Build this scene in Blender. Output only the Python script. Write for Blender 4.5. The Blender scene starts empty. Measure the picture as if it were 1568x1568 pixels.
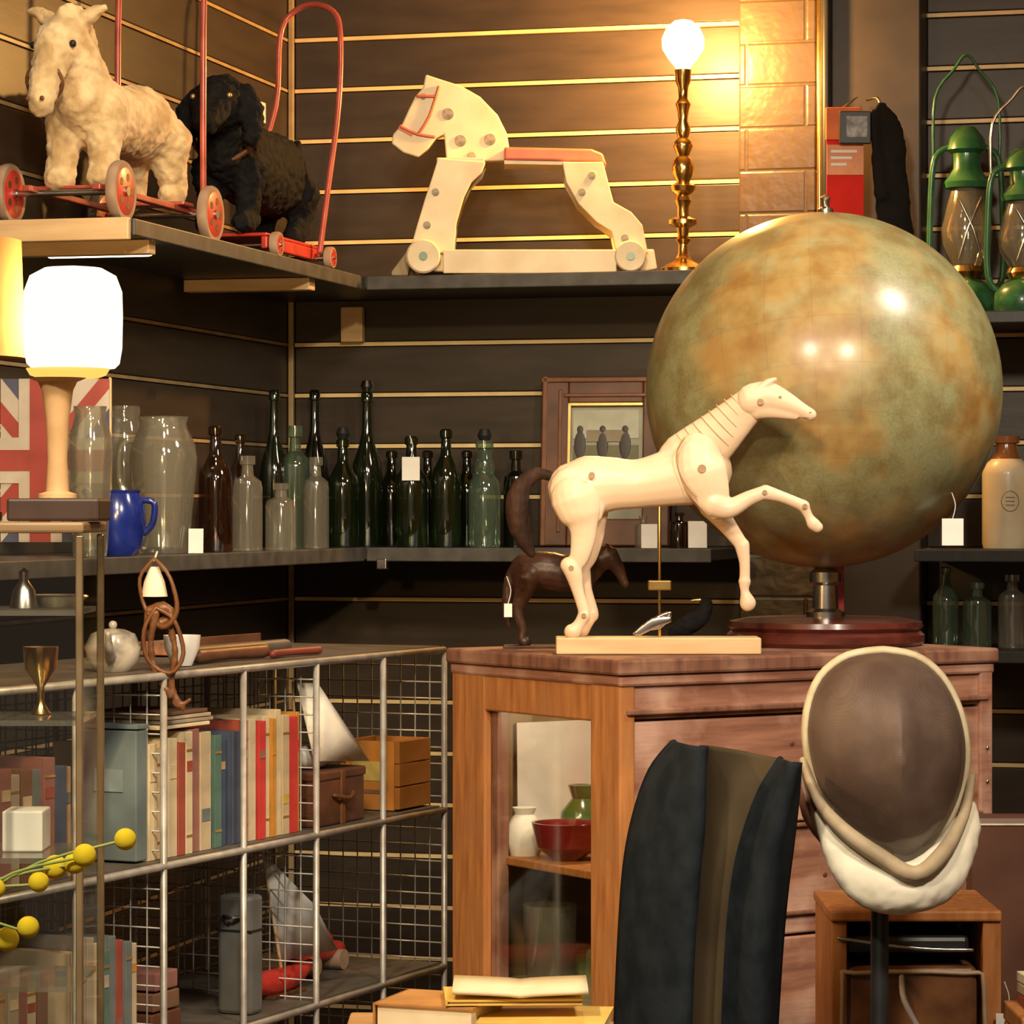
import bpy,bmesh,math,random
from mathutils import Vector,Matrix
random.seed(11)
# ---------------------------------------------------------------- survey helpers
F=4700.0; A=math.radians(14.3); CX=784.0
R_=Vector((math.cos(A),math.sin(A),0)); V_=Vector((-math.sin(A),math.cos(A),0)); CAM=Vector((1.967,-5.897,1.5))
def PD(px,py,d): return CAM+R_*((px-CX)/F*d)+V_*d+Vector((0,0,(CX-py)/F*d))
def hit(px,py,ax,val):
    D=R_*((px-CX)/F)+V_+Vector((0,0,(CX-py)/F)); return CAM+D*((val-CAM[ax])/D[ax])
def dep(P): return (P-CAM).dot(V_)
def camxy(x,d,z=0):
    p=CAM+R_*x+V_*d; return Vector((p.x,p.y,z))
# ---------------------------------------------------------------- materials
def nt(name):
    m=bpy.data.materials.new(name); m.use_nodes=True; n=m.node_tree; n.nodes.clear(); return m,n
def M(name,c1,c2=None,rough=.5,metal=0,scale=20,bump=0,emit=None,es=0,coat=0,st=(1,1,1),detail=5,lo=.35,hi=.65,spec=.4,sheen=0,wear=None):
    m,n=nt(name); N=n.nodes; L=n.links
    o=N.new('ShaderNodeOutputMaterial'); b=N.new('ShaderNodeBsdfPrincipled'); L.new(b.outputs[0],o.inputs[0])
    t=N.new('ShaderNodeTexCoord'); mp=N.new('ShaderNodeMapping'); mp.inputs['Scale'].default_value=st
    no=N.new('ShaderNodeTexNoise'); no.inputs['Scale'].default_value=scale; no.inputs['Detail'].default_value=detail
    L.new(t.outputs['Object'],mp.inputs[0]); L.new(mp.outputs[0],no.inputs['Vector'])
    cr=N.new('ShaderNodeValToRGB'); cr.color_ramp.elements[0].position=lo; cr.color_ramp.elements[1].position=hi
    if c2 is None: c2=tuple(c*.75 for c in c1)
    cr.color_ramp.elements[0].color=(*c2,1); cr.color_ramp.elements[1].color=(*c1,1)
    L.new(no.outputs[0],cr.inputs[0]); src=cr.outputs[0]
    if wear:
        n2=N.new('ShaderNodeTexNoise'); n2.inputs['Scale'].default_value=9; n2.inputs['Detail'].default_value=8; L.new(t.outputs['Object'],n2.inputs['Vector'])
        r2=N.new('ShaderNodeValToRGB'); r2.color_ramp.elements[0].position=.48; r2.color_ramp.elements[1].position=.66; L.new(n2.outputs[0],r2.inputs[0])
        mw=N.new('ShaderNodeMixRGB'); mw.inputs[2].default_value=(*wear,1); L.new(r2.outputs[0],mw.inputs[0]); L.new(src,mw.inputs[1]); src=mw.outputs[0]
    L.new(src,b.inputs['Base Color'])
    b.inputs['Roughness'].default_value=rough; b.inputs['Metallic'].default_value=metal
    b.inputs['Specular IOR Level'].default_value=spec
    b.inputs['Coat Weight'].default_value=coat; b.inputs['Coat Roughness'].default_value=.12
    b.inputs['Sheen Weight'].default_value=sheen
    if emit: b.inputs['Emission Color'].default_value=(*emit,1); b.inputs['Emission Strength'].default_value=es
    if bump:
        bu=N.new('ShaderNodeBump'); bu.inputs['Strength'].default_value=bump; bu.inputs['Distance'].default_value=.01
        L.new(no.outputs[0],bu.inputs['Height']); L.new(bu.outputs[0],b.inputs['Normal'])
    return m
def G(name,tint,refl=.12,body=0,bcol=(.5,.5,.5),rough=.06,fr=.55):
    m,n=nt(name); N=n.nodes; L=n.links
    o=N.new('ShaderNodeOutputMaterial'); tr=N.new('ShaderNodeBsdfTransparent'); gl=N.new('ShaderNodeBsdfGlossy')
    tr.inputs[0].default_value=(*tint,1); gl.inputs['Roughness'].default_value=rough; gl.inputs[0].default_value=(1,1,1,1)
    lw=N.new('ShaderNodeLayerWeight'); lw.inputs[0].default_value=.35
    ma=N.new('ShaderNodeMath'); ma.operation='MULTIPLY_ADD'; ma.inputs[1].default_value=fr; ma.inputs[2].default_value=refl; ma.use_clamp=True
    L.new(lw.outputs['Fresnel'],ma.inputs[0])
    mx=N.new('ShaderNodeMixShader'); L.new(ma.outputs[0],mx.inputs[0])
    src=tr
    if body:
        d=N.new('ShaderNodeBsdfDiffuse'); d.inputs[0].default_value=(*bcol,1)
        m2=N.new('ShaderNodeMixShader'); m2.inputs[0].default_value=body; L.new(tr.outputs[0],m2.inputs[1]); L.new(d.outputs[0],m2.inputs[2]); src=m2
    L.new(src.outputs[0],mx.inputs[1]); L.new(gl.outputs[0],mx.inputs[2]); L.new(mx.outputs[0],o.inputs[0]); return m
def GLOW(name,col,es,tr_):
    m,n=nt(name); N=n.nodes; L=n.links
    o=N.new('ShaderNodeOutputMaterial'); e=N.new('ShaderNodeEmission'); e.inputs[0].default_value=(*col,1); e.inputs[1].default_value=es
    t=N.new('ShaderNodeBsdfTransparent'); t.inputs[0].default_value=(1,.95,.85,1); mx=N.new('ShaderNodeMixShader'); mx.inputs[0].default_value=tr_
    L.new(e.outputs[0],mx.inputs[1]); L.new(t.outputs[0],mx.inputs[2]); L.new(mx.outputs[0],o.inputs[0]); return m
slat=M('slat_brown',(.052,.036,.024),(.036,.025,.016),rough=.42,scale=6,st=(1,1,6),bump=.05)
slatback=M('slat_groove',(.02,.015,.01))
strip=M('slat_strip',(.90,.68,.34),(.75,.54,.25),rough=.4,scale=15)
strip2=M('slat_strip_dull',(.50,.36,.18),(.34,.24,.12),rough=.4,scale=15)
shelfm=M('shelf_black',(.04,.04,.038),(.025,.025,.025),rough=.4,scale=30)
shelftop=M('shelf_edge_grey',(.09,.085,.075),(.055,.05,.045),rough=.45,scale=25)
woodlight=M('pale_wood',(.76,.53,.29),(.64,.43,.22),rough=.5,scale=9,st=(1,8,8),bump=.05)
mann=M('mannequin_wood',(.84,.64,.46),(.76,.56,.38),rough=.45,scale=8,st=(1,5,5),coat=.08)
joint=M('mannequin_joint',(.42,.26,.14),(.34,.2,.11),rough=.5)
ringm=M('mannequin_groove',(.58,.40,.25),(.48,.32,.2),rough=.55)
pine=M('pine_orange',(.52,.215,.065),(.34,.125,.035),rough=.55,scale=7,st=(10,10,1.2),bump=.12,wear=(.40,.17,.06),spec=.3)
pink=M('old_pine_red',(.38,.18,.115),(.21,.085,.055),rough=.65,scale=5,st=(1.2,1.2,9),bump=.2,wear=(.52,.32,.24),spec=.3)
pinkv=M('old_pine_dark',(.24,.105,.065),(.14,.06,.04),rough=.6,scale=8,st=(10,10,1),wear=(.38,.21,.14),spec=.3)
maho=M('mahogany',(.12,.026,.017),(.065,.015,.010),rough=.28,scale=8,st=(1,6,6),coat=.35)
framew=M('frame_walnut',(.16,.058,.022),(.075,.027,.011),rough=.4,scale=14,coat=.15)
gold=M('gilt',(.8,.55,.2),rough=.35,metal=.8)
cream=M('cream_paint',(.80,.68,.47),(.66,.53,.33),rough=.5,scale=12,bump=.08)
creamd=M('cream_edge',(.36,.27,.15),(.24,.18,.10),rough=.6,scale=18)
spot=M('grey_spot',(.17,.15,.12),(.40,.34,.25),rough=.6,scale=60)
seatp=M('seat_pink',(.66,.18,.10),(.50,.12,.07),rough=.5,scale=15)
redp=M('red_paint',(.60,.045,.03),(.42,.03,.02),rough=.4,scale=25,coat=.15)
bannerred=M('banner_red',(.70,.025,.015),(.6,.02,.012),rough=.7,spec=.15)
redtube=M('red_tube',(.48,.10,.07),(.32,.055,.04),rough=.35,metal=.1,scale=20,coat=.2)
rubber=M('beige_rubber',(.40,.27,.18),(.29,.18,.12),rough=.7)
plush=M('cream_plush',(.78,.60,.34),(.50,.34,.16),rough=.95,scale=26,bump=.6,sheen=.2,lo=.38,hi=.62)
blackfur=M('black_fur',(.009,.008,.009),(.0035,.0035,.004),rough=.85,scale=60,bump=.6,spec=.2)
brass=M('brass',(.85,.58,.2),(.6,.38,.12),rough=.22,metal=1,scale=20)
steel=M('steel',(.6,.58,.54),(.4,.39,.37),rough=.25,metal=1)
wire=M('galv_wire',(.50,.48,.44),(.35,.33,.3),rough=.4,metal=.4,scale=40)
black=M('black_metal',(.02,.02,.02),rough=.4)
white=M('white_card',(.84,.82,.78),(.76,.74,.68),rough=.7)
paper=M('aged_paper',(.84,.74,.50),(.72,.59,.36),rough=.75,scale=12)
green=M('lantern_green',(.035,.17,.06),(.018,.09,.035),rough=.3,scale=30,coat=.4)
stone=M('stoneware',(.80,.70,.50),(.68,.57,.37),rough=.35,scale=12,coat=.3)
brownglaze=M('brown_glaze',(.28,.10,.03),rough=.25,coat=.5)
blueen=M('blue_enamel',(.012,.03,.24),(.008,.018,.15),rough=.2,coat=.5,scale=30)
brownhair=M('brown_hair',(.05,.022,.012),(.02,.009,.006),rough=.7,scale=50,bump=.6,st=(1,1,.2),spec=.2)
darkbronze=M('dark_horse_brown',(.07,.03,.018),(.03,.013,.009),rough=.4,scale=25,bump=.2)
leather=M('tan_leather',(.19,.08,.03),(.10,.04,.016),rough=.4,scale=25,bump=.2)
leatherd=M('brown_leather',(.15,.06,.03),(.09,.036,.02),rough=.45,scale=18,bump=.15)
navy=M('charcoal_felt',(.017,.021,.026),(.009,.012,.015),rough=.9,scale=30,bump=.15,spec=.1)
olive=M('lining_brown',(.085,.060,.032),(.055,.039,.021),rough=.85,scale=10,spec=.15)
yellow=M('billy_yellow',(1,.82,.03),(.9,.62,.01),rough=.8,scale=160,bump=.5)
stem=M('stem_green',(.35,.42,.12),(.2,.28,.07),rough=.6)
clothw=M('white_cloth',(.86,.80,.66),(.75,.68,.53),rough=.85,scale=14,bump=.3)
trimc=M('cream_trim',(.70,.60,.40),(.54,.45,.28),rough=.6,scale=30)
floorm=M('floor_boards',(.22,.13,.07),(.12,.07,.035),rough=.4,scale=5,st=(8,1,1))
ceilm=M('ceiling_paint',(.45,.36,.26),(.4,.32,.22),rough=.8)
plain=M('plaster_dark',(.048,.037,.028),(.027,.021,.016),rough=.45,scale=7,bump=.15)
bulbm=GLOW('bulb_glow',(1,.74,.30),5.5,.45)
opal=GLOW('opal_glow',(1,.85,.52),2.1,.25)
amber=GLOW('collar_halo_glow',(1,.50,.10),1.5,.2)  # self-glow for the collar, stands in for the shade's yellow halo
shadem=M('parchment_shade',(.13,.065,.027),(.10,.05,.02),rough=.9,spec=.1)
tubem=GLOW('tube_glow',(1,.85,.55),5,.0)
gclear=G('glass_clear',(.88,.88,.82),.08,.12,(.62,.58,.48)); gpane=G('glass_pane',(.96,.96,.93),.02,fr=.12)
gbrown=G('glass_brown',(.30,.12,.04),.07,.35,(.03,.012,.006)); ggreen=G('glass_green',(.14,.22,.07),.07,.40,(.012,.020,.007))
gdark=G('glass_dark',(.10,.12,.06),.07,.5,(.008,.010,.005)); gaqua=G('glass_aqua',(.50,.66,.52),.09,.2,(.2,.28,.21))
bookc=[M('book_%d'%i,c,rough=.65,scale=25) for i,c in enumerate([(.50,.34,.18),(.36,.08,.05),(.6,.48,.30),(.07,.09,.15),(.62,.05,.04),(.60,.27,.04),(.45,.38,.28),(.17,.2,.2),(.70,.58,.36),(.22,.11,.06),(.1,.2,.16),(.62,.45,.08),(.32,.14,.11)])]
bluegrey=M('bluegrey_cloth',(.15,.19,.19),(.10,.135,.135),rough=.8,scale=15)
def brickmat():
    m,n=nt('painted_brick'); N=n.nodes; L=n.links
    o=N.new('ShaderNodeOutputMaterial'); b=N.new('ShaderNodeBsdfPrincipled'); L.new(b.outputs[0],o.inputs[0])
    t=N.new('ShaderNodeTexCoord'); mp=N.new('ShaderNodeMapping'); mp.inputs['Rotation'].default_value=(math.radians(90),0,0); mp.inputs['Location'].default_value=(.06,0,0)
    br=N.new('ShaderNodeTexBrick'); br.inputs['Scale'].default_value=1; br.inputs['Brick Width'].default_value=.23; br.inputs['Row Height'].default_value=.082; br.inputs['Mortar Size'].default_value=.005
    br.inputs['Mortar Smooth'].default_value=.8
    br.inputs['Color1'].default_value=(.075,.050,.028,1); br.inputs['Color2'].default_value=(.065,.043,.024,1); br.inputs['Mortar'].default_value=(.058,.039,.022,1)
    L.new(t.outputs['Object'],mp.inputs[0]); L.new(mp.outputs[0],br.inputs[0]); L.new(br.outputs[0],b.inputs['Base Color'])
    no=N.new('ShaderNodeTexNoise'); no.inputs['Scale'].default_value=30; L.new(t.outputs['Object'],no.inputs[0])
    ad=N.new('ShaderNodeMath'); ad.operation='MULTIPLY_ADD'; ad.inputs[1].default_value=-.6; L.new(br.outputs['Fac'],ad.inputs[0]); L.new(no.outputs[0],ad.inputs[2])
    bu=N.new('ShaderNodeBump'); bu.inputs['Strength'].default_value=.4; bu.inputs['Distance'].default_value=.006
    L.new(ad.outputs[0],bu.inputs['Height']); L.new(bu.outputs[0],b.inputs['Normal']); b.inputs['Roughness'].default_value=.35
    return m
brick=brickmat()
GR=.270
def globemat():
    m,n=nt('globe_map'); N=n.nodes; L=n.links
    o=N.new('ShaderNodeOutputMaterial'); b=N.new('ShaderNodeBsdfPrincipled'); L.new(b.outputs[0],o.inputs[0])
    t=N.new('ShaderNodeTexCoord')
    def noise(sc,det,off):
        mp=N.new('ShaderNodeMapping'); mp.inputs['Location'].default_value=off; L.new(t.outputs['Object'],mp.inputs[0])
        x=N.new('ShaderNodeTexNoise'); x.inputs['Scale'].default_value=sc; x.inputs['Detail'].default_value=det; L.new(mp.outputs[0],x.inputs['Vector']); return x
    def ramp(src,els):
        c=N.new('ShaderNodeValToRGB'); e=c.color_ramp.elements
        while len(e)<len(els): e.new(.5)
        for i,(p,col) in enumerate(els): e[i].position=p; e[i].color=(*col,1)
        L.new(src,c.inputs[0]); return c
    land=noise(1.7,7,(3.4,.9,1.1)); tint=noise(4,4,(.3,5,2)); fine=noise(60,5,(0,0,0))
    sea=ramp(fine.outputs[0],[(.3,(.235,.225,.105)),(.7,(.30,.29,.145))])
    ld=ramp(tint.outputs[0],[(.36,(.36,.215,.07)),(.5,(.40,.275,.10)),(.64,(.37,.31,.145))])
    msk=ramp(land.outputs[0],[(.43,(0,0,0)),(.55,(1,1,1))])
    mx=N.new('ShaderNodeMixRGB'); L.new(msk.outputs[0],mx.inputs[0]); L.new(sea.outputs[0],mx.inputs[1]); L.new(ld.outputs[0],mx.inputs[2])
    sp=N.new('ShaderNodeSeparateXYZ'); L.new(t.outputs['Object'],sp.inputs[0])
    at=N.new('ShaderNodeMath'); at.operation='ARCTAN2'; L.new(sp.outputs[0],at.inputs[0]); L.new(sp.outputs[1],at.inputs[1])
    as2=N.new('ShaderNodeMath'); as2.operation='ARCSINE'; L.new(sp.outputs[2],as2.inputs[0])
    outs=[]
    for s in (at,as2):
        mu=N.new('ShaderNodeMath'); mu.operation='MULTIPLY'; mu.inputs[1].default_value=12/math.pi; L.new(s.outputs[0],mu.inputs[0])
        pp=N.new('ShaderNodeMath'); pp.operation='PINGPONG'; pp.inputs[1].default_value=.5; L.new(mu.outputs[0],pp.inputs[0])
        ls=N.new('ShaderNodeMath'); ls.operation='LESS_THAN'; ls.inputs[1].default_value=.010; L.new(pp.outputs[0],ls.inputs[0]); outs.append(ls)
    mxm=N.new('ShaderNodeMath'); mxm.operation='MAXIMUM'; L.new(outs[0].outputs[0],mxm.inputs[0]); L.new(outs[1].outputs[0],mxm.inputs[1])
    m3=N.new('ShaderNodeMath'); m3.operation='MULTIPLY'; m3.inputs[1].default_value=.2; L.new(mxm.outputs[0],m3.inputs[0])
    mg=N.new('ShaderNodeMixRGB'); mg.inputs[2].default_value=(.15,.1,.04,1); L.new(m3.outputs[0],mg.inputs[0]); L.new(mx.outputs[0],mg.inputs[1])
    stn=noise(6,8,(9,2,4)); sr=ramp(stn.outputs[0],[(.36,(.66,.50,.32)),(.58,(1,1,1))])
    mm=N.new('ShaderNodeMixRGB'); mm.blend_type='MULTIPLY'; mm.inputs[0].default_value=.7; L.new(mg.outputs[0],mm.inputs[1]); L.new(sr.outputs[0],mm.inputs[2])
    L.new(mm.outputs[0],b.inputs['Base Color']); b.inputs['Roughness'].default_value=.42
    b.inputs['Coat Weight'].default_value=.35; b.inputs['Coat Roughness'].default_value=.2
    return m
def meshmat():
    m,n=nt('mask_wire_mesh'); N=n.nodes; L=n.links
    o=N.new('ShaderNodeOutputMaterial'); b=N.new('ShaderNodeBsdfPrincipled'); t=N.new('ShaderNodeTexCoord')
    no=N.new('ShaderNodeTexNoise'); no.inputs['Scale'].default_value=9; no.inputs['Detail'].default_value=6; L.new(t.outputs['Object'],no.inputs[0])
    cr=N.new('ShaderNodeValToRGB'); cr.color_ramp.elements[0].position=.4; cr.color_ramp.elements[1].position=.6; cr.color_ramp.elements[0].color=(.12,.072,.052,1); cr.color_ramp.elements[1].color=(.22,.148,.112,1)
    L.new(no.outputs[0],cr.inputs[0])
    ck=N.new('ShaderNodeTexChecker'); ck.inputs['Scale'].default_value=700; L.new(t.outputs['Object'],ck.inputs[0])
    ck.inputs[1].default_value=(1,1,1,1); ck.inputs[2].default_value=(.82,.82,.82,1)
    mu=N.new('ShaderNodeMixRGB'); mu.blend_type='MULTIPLY'; mu.inputs[0].default_value=1; L.new(cr.outputs[0],mu.inputs[1]); L.new(ck.outputs[0],mu.inputs[2])
    L.new(mu.outputs[0],b.inputs['Base Color']); b.inputs['Roughness'].default_value=.6; b.inputs['Metallic'].default_value=.1
    tr=N.new('ShaderNodeBsdfTransparent'); mx=N.new('ShaderNodeMixShader'); mx.inputs[0].default_value=.2
    L.new(b.outputs[0],mx.inputs[1]); L.new(tr.outputs[0],mx.inputs[2]); L.new(mx.outputs[0],o.inputs[0]); return m
# ---------------------------------------------------------------- geometry
COL=bpy.context.scene.collection
def fixn(me):
    bm=bmesh.new(); bm.from_mesh(me); bmesh.ops.recalc_face_normals(bm,faces=bm.faces); bm.to_mesh(me); bm.free()
def catmull(P,sub):
    if len(P)<3 or sub<2: return P
    out=[]
    n=len(P)
    for i in range(n-1):
        a=P[max(i-1,0)];b=P[i];c=P[i+1];d=P[min(i+2,n-1)]
        for k in range(sub):
            t=k/sub
            out.append([.5*((2*b[j])+(-a[j]+c[j])*t+(2*a[j]-5*b[j]+4*c[j]-d[j])*t*t+(-a[j]+3*b[j]-3*c[j]+d[j])*t**3) for j in range(len(b))])
    out.append(list(P[-1])); return out
def tubegeo(P,seg=12,sub=4,wy=1,side=(0,1,0),cap=True,closed=False):
    P=[list(p) for p in P]
    if closed: P=P+[P[0]]
    P=catmull(P,sub)
    if closed: P=P[:-1]
    n=len(P); pts=[Vector(p[:3]) for p in P]; rad=[max(p[3],1e-4) for p in P]; sd=Vector(side)
    rings=[]
    prev=None
    for i in range(n):
        if closed: t=(pts[(i+1)%n]-pts[i-1])
        else: t=(pts[min(i+1,n-1)]-pts[max(i-1,0)])
        if t.length<1e-9: t=Vector((0,0,1))
        t.normalize()
        s=sd-t*sd.dot(t)
        if s.length<.25:
            s=(prev-t*prev.dot(t)) if prev is not None else Vector((1,0,0))-t*t.x
            if s.length<1e-3: s=Vector((0,0,1))-t*t.z
        s.normalize(); prev=s
        n1=t.cross(s); rings.append((pts[i],n1,s,rad[i],t))
    if cap and not closed:
        a=rings[0]; b=rings[-1]; pre=[];post=[]
        for ph in (75,50,25):
            c=math.cos(math.radians(ph)); sn=math.sin(math.radians(ph))
            pre.append((a[0]-a[4]*a[3]*sn,a[1],a[2],a[3]*c,a[4]))
            post.insert(0,(b[0]+b[4]*b[3]*sn,b[1],b[2],b[3]*c,b[4]))
        rings=pre+rings+post
    V=[];Fc=[]
    for (p,n1,s,r,t) in rings:
        for k in range(seg):
            a=2*math.pi*k/seg; V.append(p+n1*(r*math.cos(a))+s*(r*wy*math.sin(a)))
    m=len(rings)
    for i in range(m if closed else m-1):
        for k in range(seg):
            Fc.append((i*seg+k,i*seg+(k+1)%seg,((i+1)%m)*seg+(k+1)%seg,((i+1)%m)*seg+k))
    if not closed:
        Fc.append(tuple(range(seg))); Fc.append(tuple((m-1)*seg+k for k in range(seg)))
    return V,Fc
def boxgeo(c,s):
    x,y,z=c; a,b,d=s[0]/2,s[1]/2,s[2]/2
    V=[Vector((x+i*a,y+j*b,z+k*d)) for i in(-1,1) for j in(-1,1) for k in(-1,1)]
    return V,[(0,1,3,2),(4,6,7,5),(0,4,5,1),(2,3,7,6),(0,2,6,4),(1,5,7,3)]
def join(gs):
    V=[];Fc=[]
    for v,f in gs:
        o=len(V); V+=list(v); Fc+=[tuple(i+o for i in q) for q in f]
    return V,Fc
furtex=bpy.data.textures.new('furclouds','CLOUDS'); furtex.noise_scale=.012; furtex.noise_depth=2
wavetex=bpy.data.textures.new('clothclouds','CLOUDS'); wavetex.noise_scale=.03
class O:
    def __init__(s,name,loc=(0,0,0),yaw=0,px0=0,py0=0,sc=1.):
        s.e=bpy.data.objects.new(name,None); s.e.empty_display_size=.05; COL.objects.link(s.e)
        s.e.location=loc; s.e.rotation_euler=(0,0,yaw); s.px0=px0;s.py0=py0;s.s=sc
    def L(s,px,py,y=0): return Vector(((px-s.px0)*s.s,y,(s.py0-py)*s.s))
    def put(s,name,g,mat,smooth=True,bevel=0,split=False,rot=None,solid=0):
        V,Fc=g; me=bpy.data.meshes.new(name); me.from_pydata([tuple(p) for p in V],[],Fc); me.update(); fixn(me)
        ob=bpy.data.objects.new(name,me); COL.objects.link(ob); ob.parent=s.e
        me.materials.append(mat)
        if smooth:
            for p in me.polygons: p.use_smooth=True
        if solid: q=ob.modifiers.new('so','SOLIDIFY'); q.thickness=solid; q.offset=0
        if bevel: q=ob.modifiers.new('bv','BEVEL'); q.width=bevel; q.segments=2; q.limit_method='ANGLE'
        if split: q=ob.modifiers.new('es','EDGE_SPLIT'); q.split_angle=math.radians(38)
        return ob
    def box(s,name,c,size,mat,bevel=.002,rz=0,ry=0,rx=0):
        g=boxgeo((0,0,0),size); ob=s.put(name,g,mat,False,bevel); ob.location=c; ob.rotation_euler=(rx,ry,rz); return ob
    def bpx(s,name,x0,x1,y0,y1,ya,yb,mat,bevel=.002):
        a=s.L(x0,y1,ya); b=s.L(x1,y0,yb); c=(a+b)/2; return s.box(name,c,(abs(b.x-a.x),abs(b.y-a.y),abs(b.z-a.z)),mat,bevel)
    def lathe(s,name,prof,mat,c=(0,0,0),seg=28,axis='z',split=True,rot=None):
        V=[];Fc=[];m=len(prof)
        for r,z in prof:
            for k in range(seg):
                a=2*math.pi*k/seg; V.append(Vector((max(r,1e-5)*math.cos(a),max(r,1e-5)*math.sin(a),z)))
        for i in range(m-1):
            for k in range(seg): Fc.append((i*seg+k,i*seg+(k+1)%seg,(i+1)*seg+(k+1)%seg,(i+1)*seg+k))
        Fc.append(tuple(range(seg))); Fc.append(tuple((m-1)*seg+k for k in range(seg)))
        ob=s.put(name,(V,Fc),mat,True,0,split); ob.location=c
        if axis=='y': ob.rotation_euler=(math.pi/2,0,0)
        if axis=='x': ob.rotation_euler=(0,math.pi/2,0)
        if rot: ob.rotation_euler=rot
        return ob
    def ext(s,name,poly,ya,yb,mat,bevel=.002,pxc=True,sub=0):
        P=[s.L(*p) if pxc else Vector((p[0],0,p[1])) for p in poly]
        if sub:
            Q=catmull([list(p) for p in P]+[list(P[0])],sub)[:-1]; P=[Vector(q) for q in Q]
        n=len(P); V=[Vector((p.x,ya,p.z)) for p in P]+[Vector((p.x,yb,p.z)) for p in P]
        Fc=[tuple(range(n)),tuple(range(2*n-1,n-1,-1))]+[(i,(i+1)%n,n+(i+1)%n,n+i) for i in range(n)]
        return s.put(name,(V,Fc),mat,False,bevel)
    def tube(s,name,P,mat,seg=10,sub=4,wy=1,side=(0,1,0),closed=False):
        return s.put(name,tubegeo(P,seg,sub,wy,side,True,closed),mat)
    def sph(s,name,c,r,mat,seg=32,ry=0):
        if not hasattr(r,'__len__'): r=(r,r,r)
        n=seg//2
        prof=[(math.sin(math.pi*i/n),-math.cos(math.pi*i/n)) for i in range(n+1)]
        ob=s.lathe(name,prof,mat,c,seg,split=False); ob.scale=r; ob.rotation_euler=(0,ry,0); return ob
    def blob(s,name,gs,mat,vox=.004,sm=4,fur=0,tex=None):
        ob=s.put(name,join(gs),mat); q=ob.modifiers.new('rm','REMESH'); q.mode='VOXEL'; q.voxel_size=vox; q.use_smooth_shade=True
        q=ob.modifiers.new('sm','SMOOTH'); q.factor=.6; q.iterations=sm
        if fur: q=ob.modifiers.new('dp','DISPLACE'); q.texture=tex or furtex; q.strength=fur; q.mid_level=.5
        return ob
    def T(s,P,y=0,wy=1,seg=16,sub=4):
        Q=[]
        for p in P:
            v=s.L(p[0],p[1],(p[3] if len(p)>3 else y)); Q.append((v.x,v.y,v.z,p[2]*s.s))
        return tubegeo(Q,seg,sub,wy)
def site(name,px,py,d,yaw=A): return O(name,PD(px,py,d),yaw,px,py,d/F)
def onshelf(name,px,Z,X=None,Y=None,yaw=A):
    p=hit(px,CX,0,X) if X is not None else hit(px,CX,1,Y)
    d=dep(p); p.z=Z; return O(name,p,yaw,px,CX-(Z-1.5)*F/d,d/F)
def tag(o,c,w=.03,h=.045,name='price_tag',ry=0):
    o.box(name,c,(w,.0015,h),white,.0005,ry=ry)
    o.tube(name+'_string',[(c[0],c[1],c[2]+h/2,.0007),(c[0]+.004,c[1],c[2]+h/2+.02,.0007),(c[0]-.002,c[1],c[2]+h/2+.04,.0007)],white,6)
# ================================================================= ROOM
ZU=1.945; ZM=1.432
o=O('floor'); o.box('floor_slab',(1.75,-3.4,-.05),(3.7,7,.1),floorm,0)
o=O('ceiling'); o.box('ceiling_slab',(1.75,-3.4,3.05),(3.7,7,.1),ceilm,0)
o=O('wall_right'); o.box('plaster',(3.6,-3.4,1.5),(.1,7,3),ceilm,0)
zs=[1.837+.1024*i for i in range(-18,12)]
o=O('wall_back'); o.box('backing',(1.75,.07,1.5),(3.7,.1,3),slatback,0)
pl=[];st=[]
for z in zs:
    for (x0,x1) in((0.012,.93),(1.285,3.5)):
        pl.append(boxgeo(((x0+x1)/2,.010,z+.0512),(x1-x0,.018,.092)))
        st.append(boxgeo(((x0+x1)/2,.008,z),(x1-x0,.018,.0075)))
o.put('slat_panels',join(pl),slat,False,.002); o.put('slat_inserts',join(st),strip,False)
o=O('wall_left'); o.box('backing',(-.07,-3.4,1.5),(.1,7,3),slatback,0)
pl=[];st=[]
for z in zs:
    pl.append(boxgeo((-.010,-3.4,z+.0512),(.018,6.8,.093))); st.append(boxgeo((-.009,-3.4,z),(.017,6.8,.006)))
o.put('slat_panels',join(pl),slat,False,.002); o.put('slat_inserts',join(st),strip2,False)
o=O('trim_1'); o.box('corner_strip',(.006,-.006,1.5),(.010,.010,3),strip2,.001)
o=O('wall_pillar')
o.box('brick_face',(1.005,-.025,1.5),(.15,.07,3),brick,.004)
o.box('plaster_face',(1.19,-.045,1.5),(.19,.11,3),plain,.004)
o.tube('conduit_pipe',[(1.088,-.07,0,.006),(1.088,-.07,2.99,.006)],brass,10,1)
o.tube('dark_pipe',[(1.108,-.112,0,.010),(1.108,-.112,2.99,.010)],black,10,1)
o=O('upper_shelf')
o.box('board_rear',(.465,-.1725,ZU-.011),(.93,.345,.022),shelfm); o.box('board_side',(.13,-.94,ZU-.011),(.26,1.19,.022),shelfm)
o.box('nosing_rear',(.6,-.349,ZU-.013),(.66,.006,.026),shelftop); o.box('nosing_side',(.263,-.94,ZU-.013),(.006,1.19,.026),shelftop)
o.box('end_batten',(.13,-1.541,ZU-.016),(.26,.012,.034),woodlight)
o.box('under_batten_1',(.13,-.62,ZU-.034),(.24,.035,.022),woodlight); o.box('under_batten_2',(.13,-1.42,ZU-.034),(.24,.03,.022),woodlight)
o.box('bracket_1',(.14,-.02,ZU-.07),(.045,.02,.07),woodlight)
o.tube('shelf_tube_light',[(.06,-1.37,ZU-.036,.008),(.225,-1.37,ZU-.036,.008)],tubem,12,1)
o=O('middle_shelf')
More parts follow.
